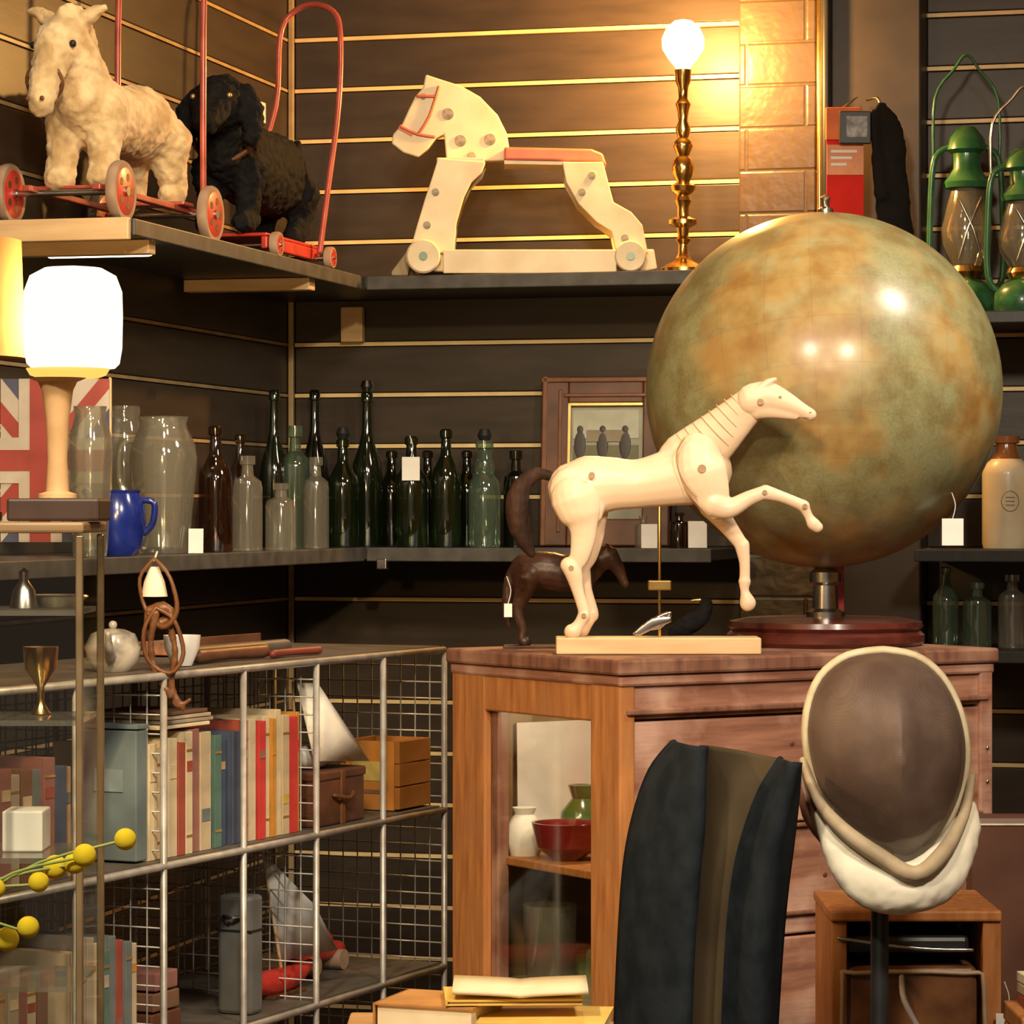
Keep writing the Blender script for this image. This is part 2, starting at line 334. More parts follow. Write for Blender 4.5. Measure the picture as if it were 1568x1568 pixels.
o.box('board_rear',(.465,-.1725,ZM-.011),(.93,.345,.022),shelfm); o.box('board_side',(.13,-1.2,ZM-.011),(.26,1.7,.022),shelfm)
o.box('nosing_rear',(.6,-.349,ZM-.012),(.66,.006,.026),shelftop); o.box('nosing_side',(.263,-1.2,ZM-.012),(.006,1.7,.026),shelftop)
o.box('bracket_1',(.30,-.345,ZM-.03),(.02,.02,.02),steel)
ZR=1.862
o=O('lantern_shelf'); o.box('board',(1.9,-.17,ZR-.011),(1.2,.33,.022),shelfm)
o=O('bottle_shelf'); o.box('board',(1.9,-.17,ZM-.011),(1.2,.33,.022),shelfm)
ZL=1.25
o=O('lower_shelf'); o.box('board',(1.9,-.17,ZL-.011),(1.2,.33,.022),shelfm)
# ================================================================= CABINET
cyaw=math.radians(33)+A; cab0=camxy(.1483,4.2)
def cabc(x,y,z=0):
    c=math.cos(cyaw);s_=math.sin(cyaw); return Vector((cab0.x+c*x-s_*y,cab0.y+s_*x+c*y,z))
def caby(px,x):
    k=(px-CX)/F; return (.1483+.839*x-k*(4.2+.545*x))/(.545+.839*k)
ZC=1.298
o=O('glazed_cabinet',cab0,cyaw); W=.675; D=.435
o.box('top',(W/2,D/2,ZC-.011),(W+.016,D+.016,.022),pinkv,.004)
o.box('top_moulding',(W/2,D/2,ZC-.03),(W+.006,D+.006,.016),pink,.004)
o.box('side_panel_back',(W/2,D-.01,.65),(W,.02,1.23),M('cabinet_inside',(.30,.2,.09),(.2,.13,.055),rough=.6,scale=8)); o.box('rear_panel',(W-.01,D/2,.65),(.02,D-.04,1.23),pine)
o.box('inner_panel',(.40,D/2,.65),(.012,D-.05,1.2),M('cabinet_lining',(.16,.13,.07),(.10,.08,.045),rough=.7))
for i,(a,b) in enumerate([(1.215,1.262),(1.06,1.211),(.90,1.056),(.74,.896),(.4,.736),(.05,.396)]):
    o.box('plank_%d'%i,(W/2,.010,(a+b)/2),(W-.03,.014,b-a),pink,.003)
o.box('side_backing',(W/2,.022,.65),(W-.03,.008,1.22),pinkv,0)
o.box('stile_right',(W-.0125,.008,.65),(.025,.02,1.23),pink,.003)
o.box('rail_bead',(W/2,-.001,1.225),(W-.02,.008,.008),pinkv,.002)
o.box('rail_bead_low',(W/2,-.001,1.055),(W-.04,.006,.006),pinkv,.002)
o.box('rail_bead_low_2',(W/2,-.001,.93),(W-.04,.006,.006),pinkv,.002)
for yy,zz in ((.0,1.15),(.0,1.1),(0,.9)): o.sph('nail_%d'%int(zz*100),(W-.012,-.003,zz),.003,steel,10)
for i,(x,z) in enumerate([(.16,1.13),(.175,1.128),(.30,1.17),(.42,1.09),(.12,.98),(.36,.98)]): o.sph('knot_%d'%i,(x,.0035,z),(.005,.0015,.004),leatherd,10)
o.box('corner_stile',(.012,.036,.65),(.026,.072,1.23),pine,.003)
o.box('far_stile',(.012,D-.045,.65),(.026,.09,1.23),pine,.003)
o.box('top_rail',(.012,.21,1.237),(.024,.28,.055),pine,.003); o.box('mid_rail',(.012,.21,.77),(.024,.28,.07),pine,.003)
o.box('lower_panel',(.016,.21,.42),(.012,.28,.63),pink,.002)
o.box('inner_bead_l',(.02,.335,1.0),(.02,.018,.42),pinkv,.002); o.box('inner_bead_r',(.02,.078,1.0),(.02,.01,.42),pinkv,.002)
o.box('glass',(.012,.21,1.0),(.003,.27,.42),gpane,0)
o.box('shelf_1',(.21,D/2,.99),(.37,D-.05,.012),pine); o.box('shelf_2',(.21,D/2,.80),(.37,D-.05,.012),M('cabinet_shelf_cream',(.5,.42,.25)))
o.lathe('added_puck',[(0,0),(.03,0),(.03,.01),(0,.012)],white,(.12,.2,1.252))  # unseen puck added to go with the cabinet fill light
pl_=bpy.data.lights.new('cabinet_fill','POINT'); pl_.energy=1.4; pl_.color=(1,.82,.55); pl_.shadow_soft_size=.02; plo=bpy.data.objects.new('cabinet_fill',pl_); COL.objects.link(plo); plo.parent=o.e; plo.location=(.12,.2,1.235)  # point light added to brighten the cabinet interior
c=O('paper_card',cabc(.168,.405,.997),cyaw); c.box('card',(0,0,.095),(.145,.002,.185),white,0,rx=-.02); c.box('card_print',(0.02,-.0016,.04),(.06,.0006,.03),bookc[7],0,rx=-.02)
c=O('green_vase',cabc(.15,caby(890,.15),.996),cyaw); c.lathe('body',[(0,0),(.022,0),(.034,.03),(.03,.06),(.014,.08),(.02,.10),(.016,.10),(0,.09)],M('green_glaze',(.04,.12,.015),rough=.2,coat=.5))
c=O('red_bowl',cabc(.075,caby(868,.075),.996),cyaw); c.lathe('body',[(0,0),(.02,0),(.045,.02),(.052,.055),(.047,.055),(.038,.02),(0,.012)],M('red_glaze',(.20,.012,.01),rough=.15,coat=.6))
c=O('porcelain_jug',cabc(.06,caby(803,.06),.996),cyaw); c.lathe('body',[(0,0),(.022,0),(.030,.02),(.026,.045),(.014,.06),(.018,.07),(0,.066)],white); c.tube('handle',[(.0,.027,.02,.004),(0,.05,.035,.004),(0,.022,.055,.004)],white)
c=O('glass_tumbler',cabc(.08,caby(842,.08),.8065),cyaw); c.lathe('body',[(0,0),(.035,0),(.04,.12),(.036,.12),(.03,.01),(0,.01)],gclear)
c=O('green_tin',cabc(.16,caby(880,.16),.8065),cyaw); c.lathe('body',[(0,0),(.04,0),(.04,.04),(.036,.045),(0,.045)],M('tin_green',(.35,.4,.15)))
# ================================================================= GLOBE
gd=4.67; gp=camxy(.4768,gd,ZC+.0005); s=gd/F
o=O('terrestrial_globe',gp,A,1264,CX-(ZC-1.5)*F/gd,s)
gz=o.L(1261,598).z
o.lathe('base',[(0,0),(.145,0),(.15,.006),(.15,.016),(.143,.022),(.148,.028),(.146,.036),(.12,.041),(0,.043)],maho,seg=64)
o.lathe('stem',[(0,.04),(.030,.04),(.030,.05),(.020,.055),(.018,.09),(.024,.095),(.024,.11),(.012,.118),(.012,.16),(0,.16)],steel)
g=o.sph('sphere',(-.003,0,gz),GR,globemat(),96); g.rotation_euler=(math.radians(-18),math.radians(12),.6)
o.lathe('finial',[(0,0),(.012,0),(.012,.006),(.006,.01),(.006,.02),(.008,.024),(0,.03)],steel,c=(-.0,0,gz+GR-.001))
o.box('red_label',(.022,.06,.085),(.026,.004,.075),redp,.001)
tag(o,(.175,-.13,gz-.215),.032,.04)
# ================================================================= MANNEQUIN HORSE
d=4.372; o=site('horse_mannequin',1005,972,d)
dz=(ZC+.0242)-o.e.location.z; o.e.location.z+=dz
o.box('base_block',(o.L(1007,985).x,.002,-.0118),(.290,.072,.0235),woodlight,.002)
B=[o.T([(880,745,42),(902,742,48),(935,738,42),(975,738,38),(1020,730,43),(1058,722,48),(1082,718,40)],0,.72),
   o.T([(1050,702,44,0),(1088,672,40,-.008),(1122,640,32,-.020),(1148,614,26,-.030)],0,.5)]
for sg in(-1,1):
    B.append(o.T([(878,748,38),(890,774,36)],sg*.016,.5))
o.blob('body',B,mann,.0028,5)
hy=-.032
o.blob('head',[o.T([(1150,610,25,hy),(1172,606,24,hy),(1196,613,18,hy-.003),(1221,625,12,hy-.006),(1237,633,9.5,hy-.008)],0,.7),o.T([(1158,622,19,hy),(1180,626,13,hy-.002),(1215,634,7.5,hy-.006)],0,.7),
   o.T([(1154,600,7),(1174,586,6),(1186,580,3)],hy+.009,.8),o.T([(1154,600,7),(1172,585,6),(1184,579,3)],hy-.009,.8)],mann,.0018,3)
o.sph('eye',o.L(1190,607,hy-.0135),(.003,.0018,.0025),joint,12); o.sph('nostril',o.L(1236,630,hy-.0135),(.002,.0012,.0012),joint,10)
o.tube('mouth_line',[(*o.L(1218,637,hy-.012),.0006),(*o.L(1240,638,hy-.0125),.0006)],joint,6)
o.lathe('jaw_joint',[(0,-.001),(.0045,-.001),(.0045,.001),(0,.001)],joint,o.L(1160,614,hy-.0168),12,'y')
for i,(x,y) in enumerate([(1064,691),(1075,681),(1086,671),(1097,660),(1107,650),(1117,640),(1127,630),(1136,622)]):
    yy=-.003-(x-1062)/82*.024; r=(43.2-(x-1058)*.19)*o.s; nrm=Vector((.70,-.15,.66))
    c0=o.L(x,y,yy)
    V,Fc=tubegeo([(*(c0-nrm*.0006),r*.995),(*(c0+nrm*.0006),r*.995)],28,1,.53,cap=False)
    o.put('neck_ring_%d'%i,(V,Fc),ringm,True)
for nm,sg in(('near',-1),('far',1)):
    sh=o.T([(1068,692,34,sg*.024),(1075,722,38,sg*.027),(1088,755,29,sg*.026),(1095,772,22,sg*.024)],0,.42)
    if sg<0:
        lg=[o.T([(1092,768,22,-.024),(1115,775,16,-.025),(1145,760,12,-.025),(1166,752,11,-.025)],0,.8),o.T([(1170,751,12,-.025),(1195,758,9,-.025),(1220,768,9,-.025),(1228,772,10,-.025)],0,.8),
            o.T([(1228,772,9,-.025),(1236,788,7,-.025),(1242,798,10,-.025),(1249,804,9,-.025)],0,.8)]
    else:
        lg=[o.T([(1092,770,22,.022),(1112,797,15,.022),(1135,828,11,.022)],0,.8),o.T([(1138,832,12,.022),(1142,860,8.5,.022),(1142,888,8.5,.022)],0,.8),
            o.T([(1142,888,10,.022),(1142,902,7,.022),(1145,914,11,.022),(1147,921,13,.022)],0,.8)]
    o.blob('front_leg_'+nm,[sh]+lg,mann,.0018,3)
    q=o.L(1072,715,sg*.043); o.lathe('shoulder_joint_'+nm,[(0,-.001),(.006,-.001),(.006,.001),(0,.001)],joint,q,12,'y')
    for jn,(x,y) in {'knee':(1168,751),'fetlock':(1229,772)}.items():
        if sg<0: o.lathe('joint_%s_near'%jn,[(0,-.001),(.0035,-.001),(.0035,.001),(0,.001)],joint,o.L(x,y,-.0345),12,'y')
    dx=0 if sg<0 else 14
    o.blob('hind_leg_'+nm,[o.T([(880+dx,760,38),(888+dx,785,33),(892+dx,802,23),(892+dx,822,19),(886+dx,850,15),(878+dx,862,13)],sg*.022,.6),
        o.T([(870+dx,862,13),(877+dx,872,14),(884+dx,900,9.5),(893+dx,930,9),(894+dx,940,10)],sg*.022,.8),
        o.T([(894+dx,938,10),(886+dx,952,9),(878+dx,962,12),(875+dx,963,12)],sg*.022,.9)],mann,.0018,3)
    for jn,(x,y,r) in {'hip':(905,725,5),'hock':(874,866,4),'fet':(893,938,3.5)}.items():
        o.lathe('joint_%s_%s'%(jn,nm),[(0,-.001),(r*o.s,-.001),(r*o.s,.001),(0,.001)],joint,o.L(x+dx,y,sg*(.0375 if jn=='hip' else .0325)),12,'y')
o.tube('shoulder_groove',[(*o.L(1040+p[0],p[1],-.0415),.0009) for p in [(6,668),(-6,690),(-4,715),(8,740),(24,758)]],joint,6)
o.tube('support_rod',[(*o.L(1010,772),.0022),(*o.L(1010,972),.0022)],brass,8,1)
o.box('rod_clamp',o.L(1010,893),(.034,.014,.014),brass)
o.blob('tail',[o.T([(848,728,8),(825,722,10),(803,735,14),(792,765,18),(795,800,18),(806,830,12),(815,845,6)],0,.7)],brownhair,.003,2,.004)
o.tube('silver_clip',[(*o.L(970,966,-.02),.002),(*o.L(1000,945,-.02),.003),(*o.L(1025,935,-.02),.003),(*o.L(1010,955,-.02),.003),(*o.L(985,960,-.02),.002)],steel)
o.blob('silver_label',[o.T([(975,966,6),(1000,950,9),(1022,945,6)],-.022,.3)],steel,.002,2)
d=4.57; o=site('horse_figurine',870,985,d); o.e.location.z=ZC+.001
B=[o.T([(808,868,28),(835,868,30),(865,872,29),(890,868,28),(902,862,24)],0,.75),o.T([(898,862,24),(918,852,19),(932,846,16)],0,.6),o.T([(932,846,15),(945,862,11),(955,884,7),(957,888,7)],0,.7),
   o.T([(928,838,5),(930,826,2)],.005),o.T([(928,838,5),(930,826,2)],-.005),
   o.T([(790,862,9),(780,885,9),(776,930,8),(780,955,3)],0,.8),o.T([(905,842,9),(918,838,8),(925,836,7),(935,842,5)],0,.5)]
for sg in(-1,1):
    B.append(o.T([(806,880,22),(800,905,14),(792,928,9),(800,955,7),(800,972,8),(804,977,10)],sg*.014+.0,.8)); B.append(o.T([(893,880,16),(895,905,11),(892,930,8),(893,960,6),(896,976,9)],sg*.014,.8))
o.blob('body',B,darkbronze,.0022,3,.0015)
o.box('plinth',(o.L(848,0).x,0,.001),(.15,.06,.004),darkbronze,.001)
tag(o,o.L(778,928,-.03),.012,.02)
d=4.53; o=site('bird_figurine',1065,985,d); o.e.location.z=ZC+.001
o.blob('body',[o.T([(1030,960,8),(1055,948,16),(1075,935,13),(1082,918,10)],0,.8),o.T([(1082,916,7),(1070,910,3),(1058,910,1.5)],0,.8),o.T([(1055,960,5),(1058,985,4)])],blackfur,.002,2)
o.tube('beak',[(*o.L(1072,911),.003),(*o.L(1058,912),.0008)],gold)
# ================================================================= UPPER SHELF TOYS
d=(ZU-1.5)*F/(CX-425); o=site('toy_rocking_horse',800,425,d); o.e.location.z=ZU+.001
hd=[(652,116),(676,124),(705,133),(735,150),(762,178),(776,206),(781,236),(778,248),(684,250),(682,228),(680,208),(668,214),(656,230),(640,243),(618,236),(600,222),(602,208),(616,192),(626,170),(636,150),(648,136)]
o.ext('head_neck',hd,-.014,.014,cream,.003)
o.tube('bridle_1',[(*o.L(672,136,-.0155),.003),(*o.L(658,180,-.0155),.003),(*o.L(642,206,-.0155),.003)],seatp,8,2)
o.tube('bridle_2',[(*o.L(615,197,-.0155),.003),(*o.L(640,208,-.0155),.003),(*o.L(665,212,-.0155),.003)],seatp,8,2)
o.tube('bridle_3',[(*o.L(640,150,-.0155),.003),(*o.L(665,150,-.0155),.003)],seatp,8,2)
o.box('muzzle_band',o.L(622,202,-.0145),(.03,.003,.01),seatp,.001,ry=.5)
for i,(x,y,r) in enumerate([(686,177,9),(705,218,9),(750,216,9),(722,242,7),(648,150,5)]): o.lathe('spot_%d'%i,[(0,-.0008),(r*o.s,-.0008),(r*o.s,.0008),(0,.0008)],spot,o.L(x,y,-.0148),20,'y')
o.ext('seat',[(772,230),(905,233),(922,240),(928,258),(915,252),(772,250)],-.045,.045,seatp,.004)
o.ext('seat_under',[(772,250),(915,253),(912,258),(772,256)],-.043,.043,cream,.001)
fl=[(672,248),(744,254),(738,270),(722,285),(710,310),(700,345),(696,392),(628,392),(640,350),(652,310),(662,280)]
rl=[(860,254),(922,254),(930,285),(938,315),(965,330),(982,350),(990,392),(942,392),(935,360),(912,345),(885,318),(866,285)]
for k,(a,b) in enumerate(((-.058,-.044),(.044,.058))):
    o.ext('front_leg_%d'%k,fl,a,b,cream,.002); o.ext('rear_leg_%d'%k,rl,a,b,cream,.002)
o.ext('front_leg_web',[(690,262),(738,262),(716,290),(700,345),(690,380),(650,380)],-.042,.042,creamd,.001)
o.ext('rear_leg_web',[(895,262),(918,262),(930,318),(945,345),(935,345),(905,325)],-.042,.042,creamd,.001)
o.box('crossbar_front',o.L(706,252),(.09,.11,.012),cream)
for i,(x,y) in enumerate([(668,300),(655,350),(905,275),(890,300),(955,370)]): o.lathe('leg_spot_%d'%i,[(0,-.0008),(6*o.s,-.0008),(6*o.s,.0008),(0,.0008)],spot,o.L(x,y,-.0588),16,'y')
o.ext('base_board',[(640,390),(1000,385),(1005,415),(990,418),(690,420),(640,418)],-.042,.042,cream,.003)
o.ext('base_side',[(680,388),(942,388),(942,424),(680,424)],-.075,-.062,cream,.002)
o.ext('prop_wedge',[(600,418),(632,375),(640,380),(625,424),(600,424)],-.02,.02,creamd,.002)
for i,(x,y,r) in enumerate([(650,398,26),(963,398,24)]):
    for k,yy in enumerate((-.07,.07)):
        o.lathe('wheel_%d_%d'%(i,k),[(0,-.01),(r*o.s*.9,-.01),(r*o.s,-.006),(r*o.s,.006),(r*o.s*.9,.01),(0,.01)],cream,o.L(x,y,yy),28,'y')
        o.lathe('hub_%d_%d'%(i,k),[(0,-.003),(.008,-.003),(.008,.003),(0,.003)],green,o.L(x,y,yy-.011),16,'y')
d=(ZU-1.5)*F/(CX-420); o=site('brass_table_lamp',1046,420,d); o.e.location.z=ZU+.001
pr=[(0,420),(34,420),(34,412),(26,406),(14,400),(8,390),(7,375),(12,368),(8,362),(10,350),(22,344),(22,338),(9,332),(9,318),(13,308),(10,300),(18,294),(20,286),(10,280),(15,270),(17,258),(14,246),(9,240),(15,226),(14,218),(8,212),(12,200),(7,186),(9,170),(12,160),(7,152),(8,135),(12,125),(13,108),(0,108)]
o.lathe('stem',[(r*o.s,o.L(0,y).z) for r,y in pr],brass)
o.lathe('bulb',[(0,o.L(0,30).z)]+[(r*o.s,o.L(0,y).z) for r,y in [(14,33),(26,44),(33,60),(32,76),(22,92),(12,104),(10,110),(0,110)]],bulbm,split=False)
lampp=o.e.location+Vector((0,0,o.L(0,65).z))
def wheel(o,n,c,r,w=.016,mat=redp):
    o.lathe(n+'_tyre',[(r*.72,-w/2),(r*.95,-w/2),(r,-w/4),(r,w/4),(r*.95,w/2),(r*.72,w/2)],rubber,c,32,'x')
    o.lathe(n+'_disc',[(0,-w*.55),(r*.74,-w*.55),(r*.78,-w*.5),(r*.78,w*.5),(r*.74,w*.55),(0,w*.55)],mat,c,32,'x')
    for k in range(5):
        a=k*2*math.pi/5; o.lathe(n+'_hole_%d'%k,[(0,-w*.58),(r*.13,-w*.58),(r*.13,w*.58),(0,w*.58)],leatherd,(c[0],c[1]+math.cos(a)*r*.48,c[2]+math.sin(a)*r*.48),12,'x')
    o.lathe(n+'_hub',[(0,-w*.8),(r*.16,-w*.8),(r*.16,w*.8),(0,w*.8)],steel,c,14,'x')
o=O('push_along_horse')
yf,yr=-1.463,-1.079; zr=ZU+.049
for n,x,y in(('wheel_1',.215,yf),('wheel_2',.03,yf),('wheel_3',.222,yr),('wheel_4',.03,yr)): wheel(o,n,(x,y,zr),.048)
o.tube('axle_front',[(.03,yf,zr,.005),(.215,yf,zr,.005)],steel,8,1); o.tube('axle_rear',[(.03,yr,zr,.005),(.222,yr,zr,.005)],steel,8,1)
for x in(.07,.185): o.box('rail_%d'%(x*100),(x,(yf+yr)/2,zr+.006),(.014,.44,.010),redtube,.002)
o.box('cross_plate_front',(.128,-1.40,zr+.013),(.15,.05,.006),redtube); o.box('cross_plate_rear',(.128,-1.13,zr+.013),(.15,.05,.006),redtube)
for x in(.03+.02,.222-.02): o.tube('handle_%d'%(x*100),[(x,yr+.02,zr,.0055),(x,yr+.02,2.3,.0055),(x,yr+.04,2.62,.0055)],redtube,10,2)
o.tube('handle_bar',[(.05,yr+.04,2.62,.008),(.202,yr+.04,2.62,.008)],redtube,10,1)
zt=zr+.018
bx=.128
B=[tubegeo([(bx,-1.10,2.125,.055),(bx,-1.16,2.138,.062),(bx,-1.26,2.130,.056),(bx,-1.36,2.130,.062),(bx,-1.40,2.140,.053)],20,4,.85,(1,0,0)),
   tubegeo([(bx,-1.375,2.145,.058),(bx-.004,-1.405,2.185,.050),(bx-.010,-1.43,2.225,.042)],18,4,.8,(1,0,0)),
   tubegeo([(bx-.014,-1.440,2.238,.041),(bx-.018,-1.465,2.220,.040),(bx-.022,-1.492,2.178,.030),(bx-.025,-1.505,2.143,.025),(bx-.026,-1.508,2.130,.024)],18,4,.85,(1,0,0))]
for sx in(-1,1):
    B.append(tubegeo([(bx+sx*.030,-1.39,2.12,.038),(bx+sx*.034,-1.40,2.07,.027),(bx+sx*.036,-1.405,2.03,.024),(bx+sx*.036,-1.41,zt+.012,.026)],14,4))
    B.append(tubegeo([(bx+sx*.030,-1.115,2.11,.044),(bx+sx*.034,-1.11,2.07,.030),(bx+sx*.036,-1.095,2.04,.023),(bx+sx*.036,-1.105,zt+.012,.025)],14,4))
    B.append(tubegeo([(bx-.014+sx*.024,-1.430,2.262,.014),(bx-.014+sx*.044,-1.432,2.276,.013),(bx-.014+sx*.064,-1.436,2.284,.005)],10,4))
B.append(tubegeo([(bx-.012,-1.455,2.275,.010),(bx-.006,-1.425,2.280,.014),(bx,-1.39,2.25,.015),(bx,-1.36,2.21,.013),(bx,-1.33,2.18,.010)],10,4))
B.append(tubegeo([(bx,-1.06,2.15,.016),(bx+.005,-1.035,2.12,.018),(bx+.005,-1.03,2.06,.012)],10,4))
o.blob('body',B,plush,.004,3,.008)
for sx in(-1,1): o.sph('eye_%d'%(sx+1),(bx-.018+sx*.0325,-1.480,2.222),.006,black,12); o.sph('nostril_%d'%(sx+1),(bx-.026+sx*.012,-1.533,2.132),(.004,.003,.004),leather,10)
o.tube('headcollar',[(bx-.024+.030*math.cos(a),-1.498-.010*math.sin(a)+.0,2.162+.026*math.sin(a),.0028) for a in [i*math.pi/5 for i in range(10)]],leather,8,2,closed=True)
o=O('push_along_dog')
wl=[('wheel_1',.243,-.80,.022),('wheel_2',.06,-.80,.022),('wheel_3',.255,-.53,.020),('wheel_4',.06,-.53,.020)]
for n,x,y,r in wl: wheel(o,n,(x,y,ZU+r+.001),r,.014)
for y,r in((-.80,.022),(-.53,.02)): o.tube('axle_%d'%(-y*100),[(.06,y,ZU+r,.004),(.25,y,ZU+r,.004)],steel,8,1)
o.box('chassis_side',(.225,-.665,ZU+.026),(.012,.30,.022),redp,.003); o.box('chassis_side_2',(.085,-.665,ZU+.026),(.012,.30,.022),redp,.003)
o.box('chassis_deck',(.155,-.665,ZU+.040),(.15,.30,.006),redp,.002)
B=[tubegeo([(.155,-.50,2.105,.060),(.155,-.56,2.115,.076),(.155,-.66,2.115,.075),(.155,-.76,2.125,.072),(.155,-.82,2.14,.06)],20,4,.8,(1,0,0)),
   tubegeo([(.16,-.81,2.15,.055),(.165,-.85,2.18,.048)],16,3),
   tubegeo([(.168,-.87,2.205,.052),(.170,-.90,2.200,.048),(.172,-.95,2.175,.030),(.173,-.975,2.165,.024)],16,4)]
for sx in(-1,1):
    B.append(tubegeo([(.168+sx*.045,-.875,2.225,.014),(.168+sx*.06,-.885,2.19,.02),(.168+sx*.06,-.885,2.145,.016)],10,4))
    B.append(tubegeo([(.155+sx*.035,-.80,2.10,.034),(.155+sx*.035,-.80,2.04,.022),(.155+sx*.035,-.80,2.012,.022),(.155+sx*.035,-.83,2.006,.018)],12,4))
    B.append(tubegeo([(.155+sx*.035,-.52,2.08,.042),(.155+sx*.035,-.51,2.04,.024),(.155+sx*.035,-.53,2.010,.022),(.155+sx*.035,-.55,2.006,.018)],12,4))
B.append(tubegeo([(.155,-.46,2.14,.014),(.155,-.43,2.16,.012),(.155,-.42,2.19,.008)],10,4))
o.blob('body',B,blackfur,.005,2,.012)
for sx in(-1,1): o.sph('eye_%d'%(sx+1),(.171+sx*.033,-.935,2.212),.005,gold,10)
o.tube('collar',[(.162+.060*math.cos(a),-.835+.02*math.sin(a),2.165+.055*math.sin(a),.005) for a in [i*math.pi/6 for i in range(12)]],leather,8,2,closed=True)
o.sph('collar_bell',(.205,-.84,2.215),.009,steel,12); o.box('collar_tag',(.228,-.83,2.195),(.002,.026,.035),white,0)
o.tube('push_handle',[(.245,-.56,ZU+.03,.0055),(.252,-.53,2.1,.0055),(.262,-.50,2.25,.0055),(.262,-.49,2.38,.0055),(.245,-.48,2.425,.0055),(.205,-.48,2.44,.0055),(.165,-.48,2.425,.0055),(.145,-.49,2.38,.0055),(.140,-.50,2.25,.0055),(.10,-.53,2.1,.0055),(.085,-.56,ZU+.03,.0055)],redtube,10,4)
# ================================================================= BOTTLES
PF={'beer':[(0,0),(.95,0),(1,.02),(1,.56),(.95,.63),(.6,.72),(.38,.78),(.31,.92),(.42,.93),(.42,.985),(.3,1),(0,1)],
'tall':[(0,0),(.95,0),(1,.02),(1,.45),(.9,.54),(.5,.66),(.33,.74),(.28,.93),(.38,.935),(.38,.985),(.3,1),(0,1)],
'flask':[(0,0),(1,0),(1,.66),(.92,.73),(.42,.79),(.36,.90),(.52,.91),(.52,1),(0,1)],
'codd':[(0,0),(.95,0),(1,.03),(1,.52),(.92,.62),(.60,.69),(.68,.75),(.5,.84),(.42,.92),(.56,.93),(.56,1),(0,1)],
'jug':[(0,0),(.72,0),(.78,.04),(.86,.3),(.97,.55),(1,.70),(.94,.80),(.74,.90),(.68,.94),(.74,1),(.70,1),(.64,.94),(.9,.79),(.95,.7),(.7,.05),(0,.04)],
'jar':[(0,0),(.82,0),(.9,.06),(1,.55),(.97,.78),(.78,.88),(.70,.92),(.76,.96),(.72,1),(0,1)]}
def bottle(name,px,top,w,kind,mat,X=None,Y=None,Z=ZM,stop=None):
    o=onshelf(name,px,Z+.0005,X,Y); H=o.L(0,top).z; R=w/2*o.s
    o.lathe('glass',[(r*R,z*H) for r,z in PF[kind]],mat,seg=24)
    if stop: o.lathe('stopper',[(0,0),(R*.3,0),(R*.45,.01),(R*.3,.022),(0,.024)],stop,c=(0,0,H))
    return o
o=bottle('glass_jug',250,638,104,'jug',gclear,X=.18); k=o.s
o.tube('handle',[(-36*k,0,175*k,5*k),(-64*k,0,165*k,5*k),(-66*k,0,110*k,5*k),(-44*k,0,80*k,5*k)],gclear)
bottle('glass_storage_jar',190,622,66,'jar',gclear,X=.07)
o=bottle('glass_jug',138,622,70,'jug',gclear,X=.20); k=o.s
o.tube('handle',[(-24*k,0,190*k,5*k),(-46*k,0,180*k,5*k),(-48*k,0,120*k,5*k),(-30*k,0,90*k,5*k)],gclear)
bottle('brown_glass_bottle',330,652,52,'beer',gbrown,X=.19)
bottle('brown_glass_bottle',368,665,40,'beer',gbrown,X=.07)
bottle('clear_glass_bottle',379,698,46,'flask',gclear,X=.19)
bottle('green_glass_bottle',420,597,44,'tall',ggreen,X=.07)
bottle('clear_glass_bottle',430,740,48,'flask',gclear,X=.215)
bottle('clear_glass_bottle',452,652,44,'flask',gaqua,X=.11)
bottle('dark_glass_bottle',482,597,44,'tall',gdark,Y=-.07)
bottle('clear_glass_bottle',484,700,40,'flask',gclear,X=.19)
bottle('green_glass_bottle',525,672,48,'beer',ggreen,Y=-.22,stop=black)
bottle('green_glass_bottle',562,600,48,'tall',ggreen,Y=-.12,stop=steel)
bottle('dark_glass_bottle',600,690,44,'beer',gdark,Y=-.07)
o=bottle('green_glass_bottle',630,668,50,'beer',ggreen,Y=-.24); tag(o,(0,-.035,.15),.034,.045)
bottle('dark_glass_bottle',655,690,40,'beer',gdark,Y=-.08)
bottle('dark_glass_bottle',683,657,46,'beer',ggreen,Y=-.22)
bottle('codd_bottle',742,675,50,'codd',gaqua,Y=-.22,stop=black)
bottle('clear_glass_bottle',790,690,38,'flask',gdark,Y=-.12)
bottle('dark_glass_bottle',715,690,40,'beer',gdark,Y=-.09)
bottle('clear_glass_bottle',985,790,26,'flask',gclear,Y=-.24); bottle('brown_glass_bottle',1040,785,30,'flask',gbrown,Y=-.22)
o=onshelf('label_cards',1068,ZM+.001,Y=-.26); o.box('card_1',(0,0,.025),(.035,.002,.05),white,0,rx=-.1); o.box('card_2',(-.09,.0,.022),(.03,.002,.045),white,0,rx=-.1)
o=onshelf('label_cards',300,ZM+.001,X=.24); o.box('card_1',(0,0,.02),(.024,.002,.04),white,0,rx=-.1)
o=onshelf('blue_enamel_jug',178,ZM+.001,X=.21); k=o.s
o.lathe('body',[(0,0),(30*k,0),(40*k,15*k),(46*k,45*k),(44*k,75*k),(36*k,95*k),(38*k,100*k),(34*k,98*k),(30*k,50*k),(0,10*k)],blueen)
o.tube('handle',[(40*k,0,85*k,5*k),(58*k,0,80*k,5*k),(56*k,0,50*k,5*k),(44*k,0,35*k,5*k)],blueen); o.tube('spout',[(-36*k,0,85*k,9*k),(-48*k,0,98*k,5*k)],blueen)
o=onshelf('framed_picture',925,ZM+.001,Y=-.075); k=o.s; H=o.L(0,574).z; Wd=200*k; fw=42*k
o.e.rotation_euler=(math.radians(-6),0,math.radians(4))
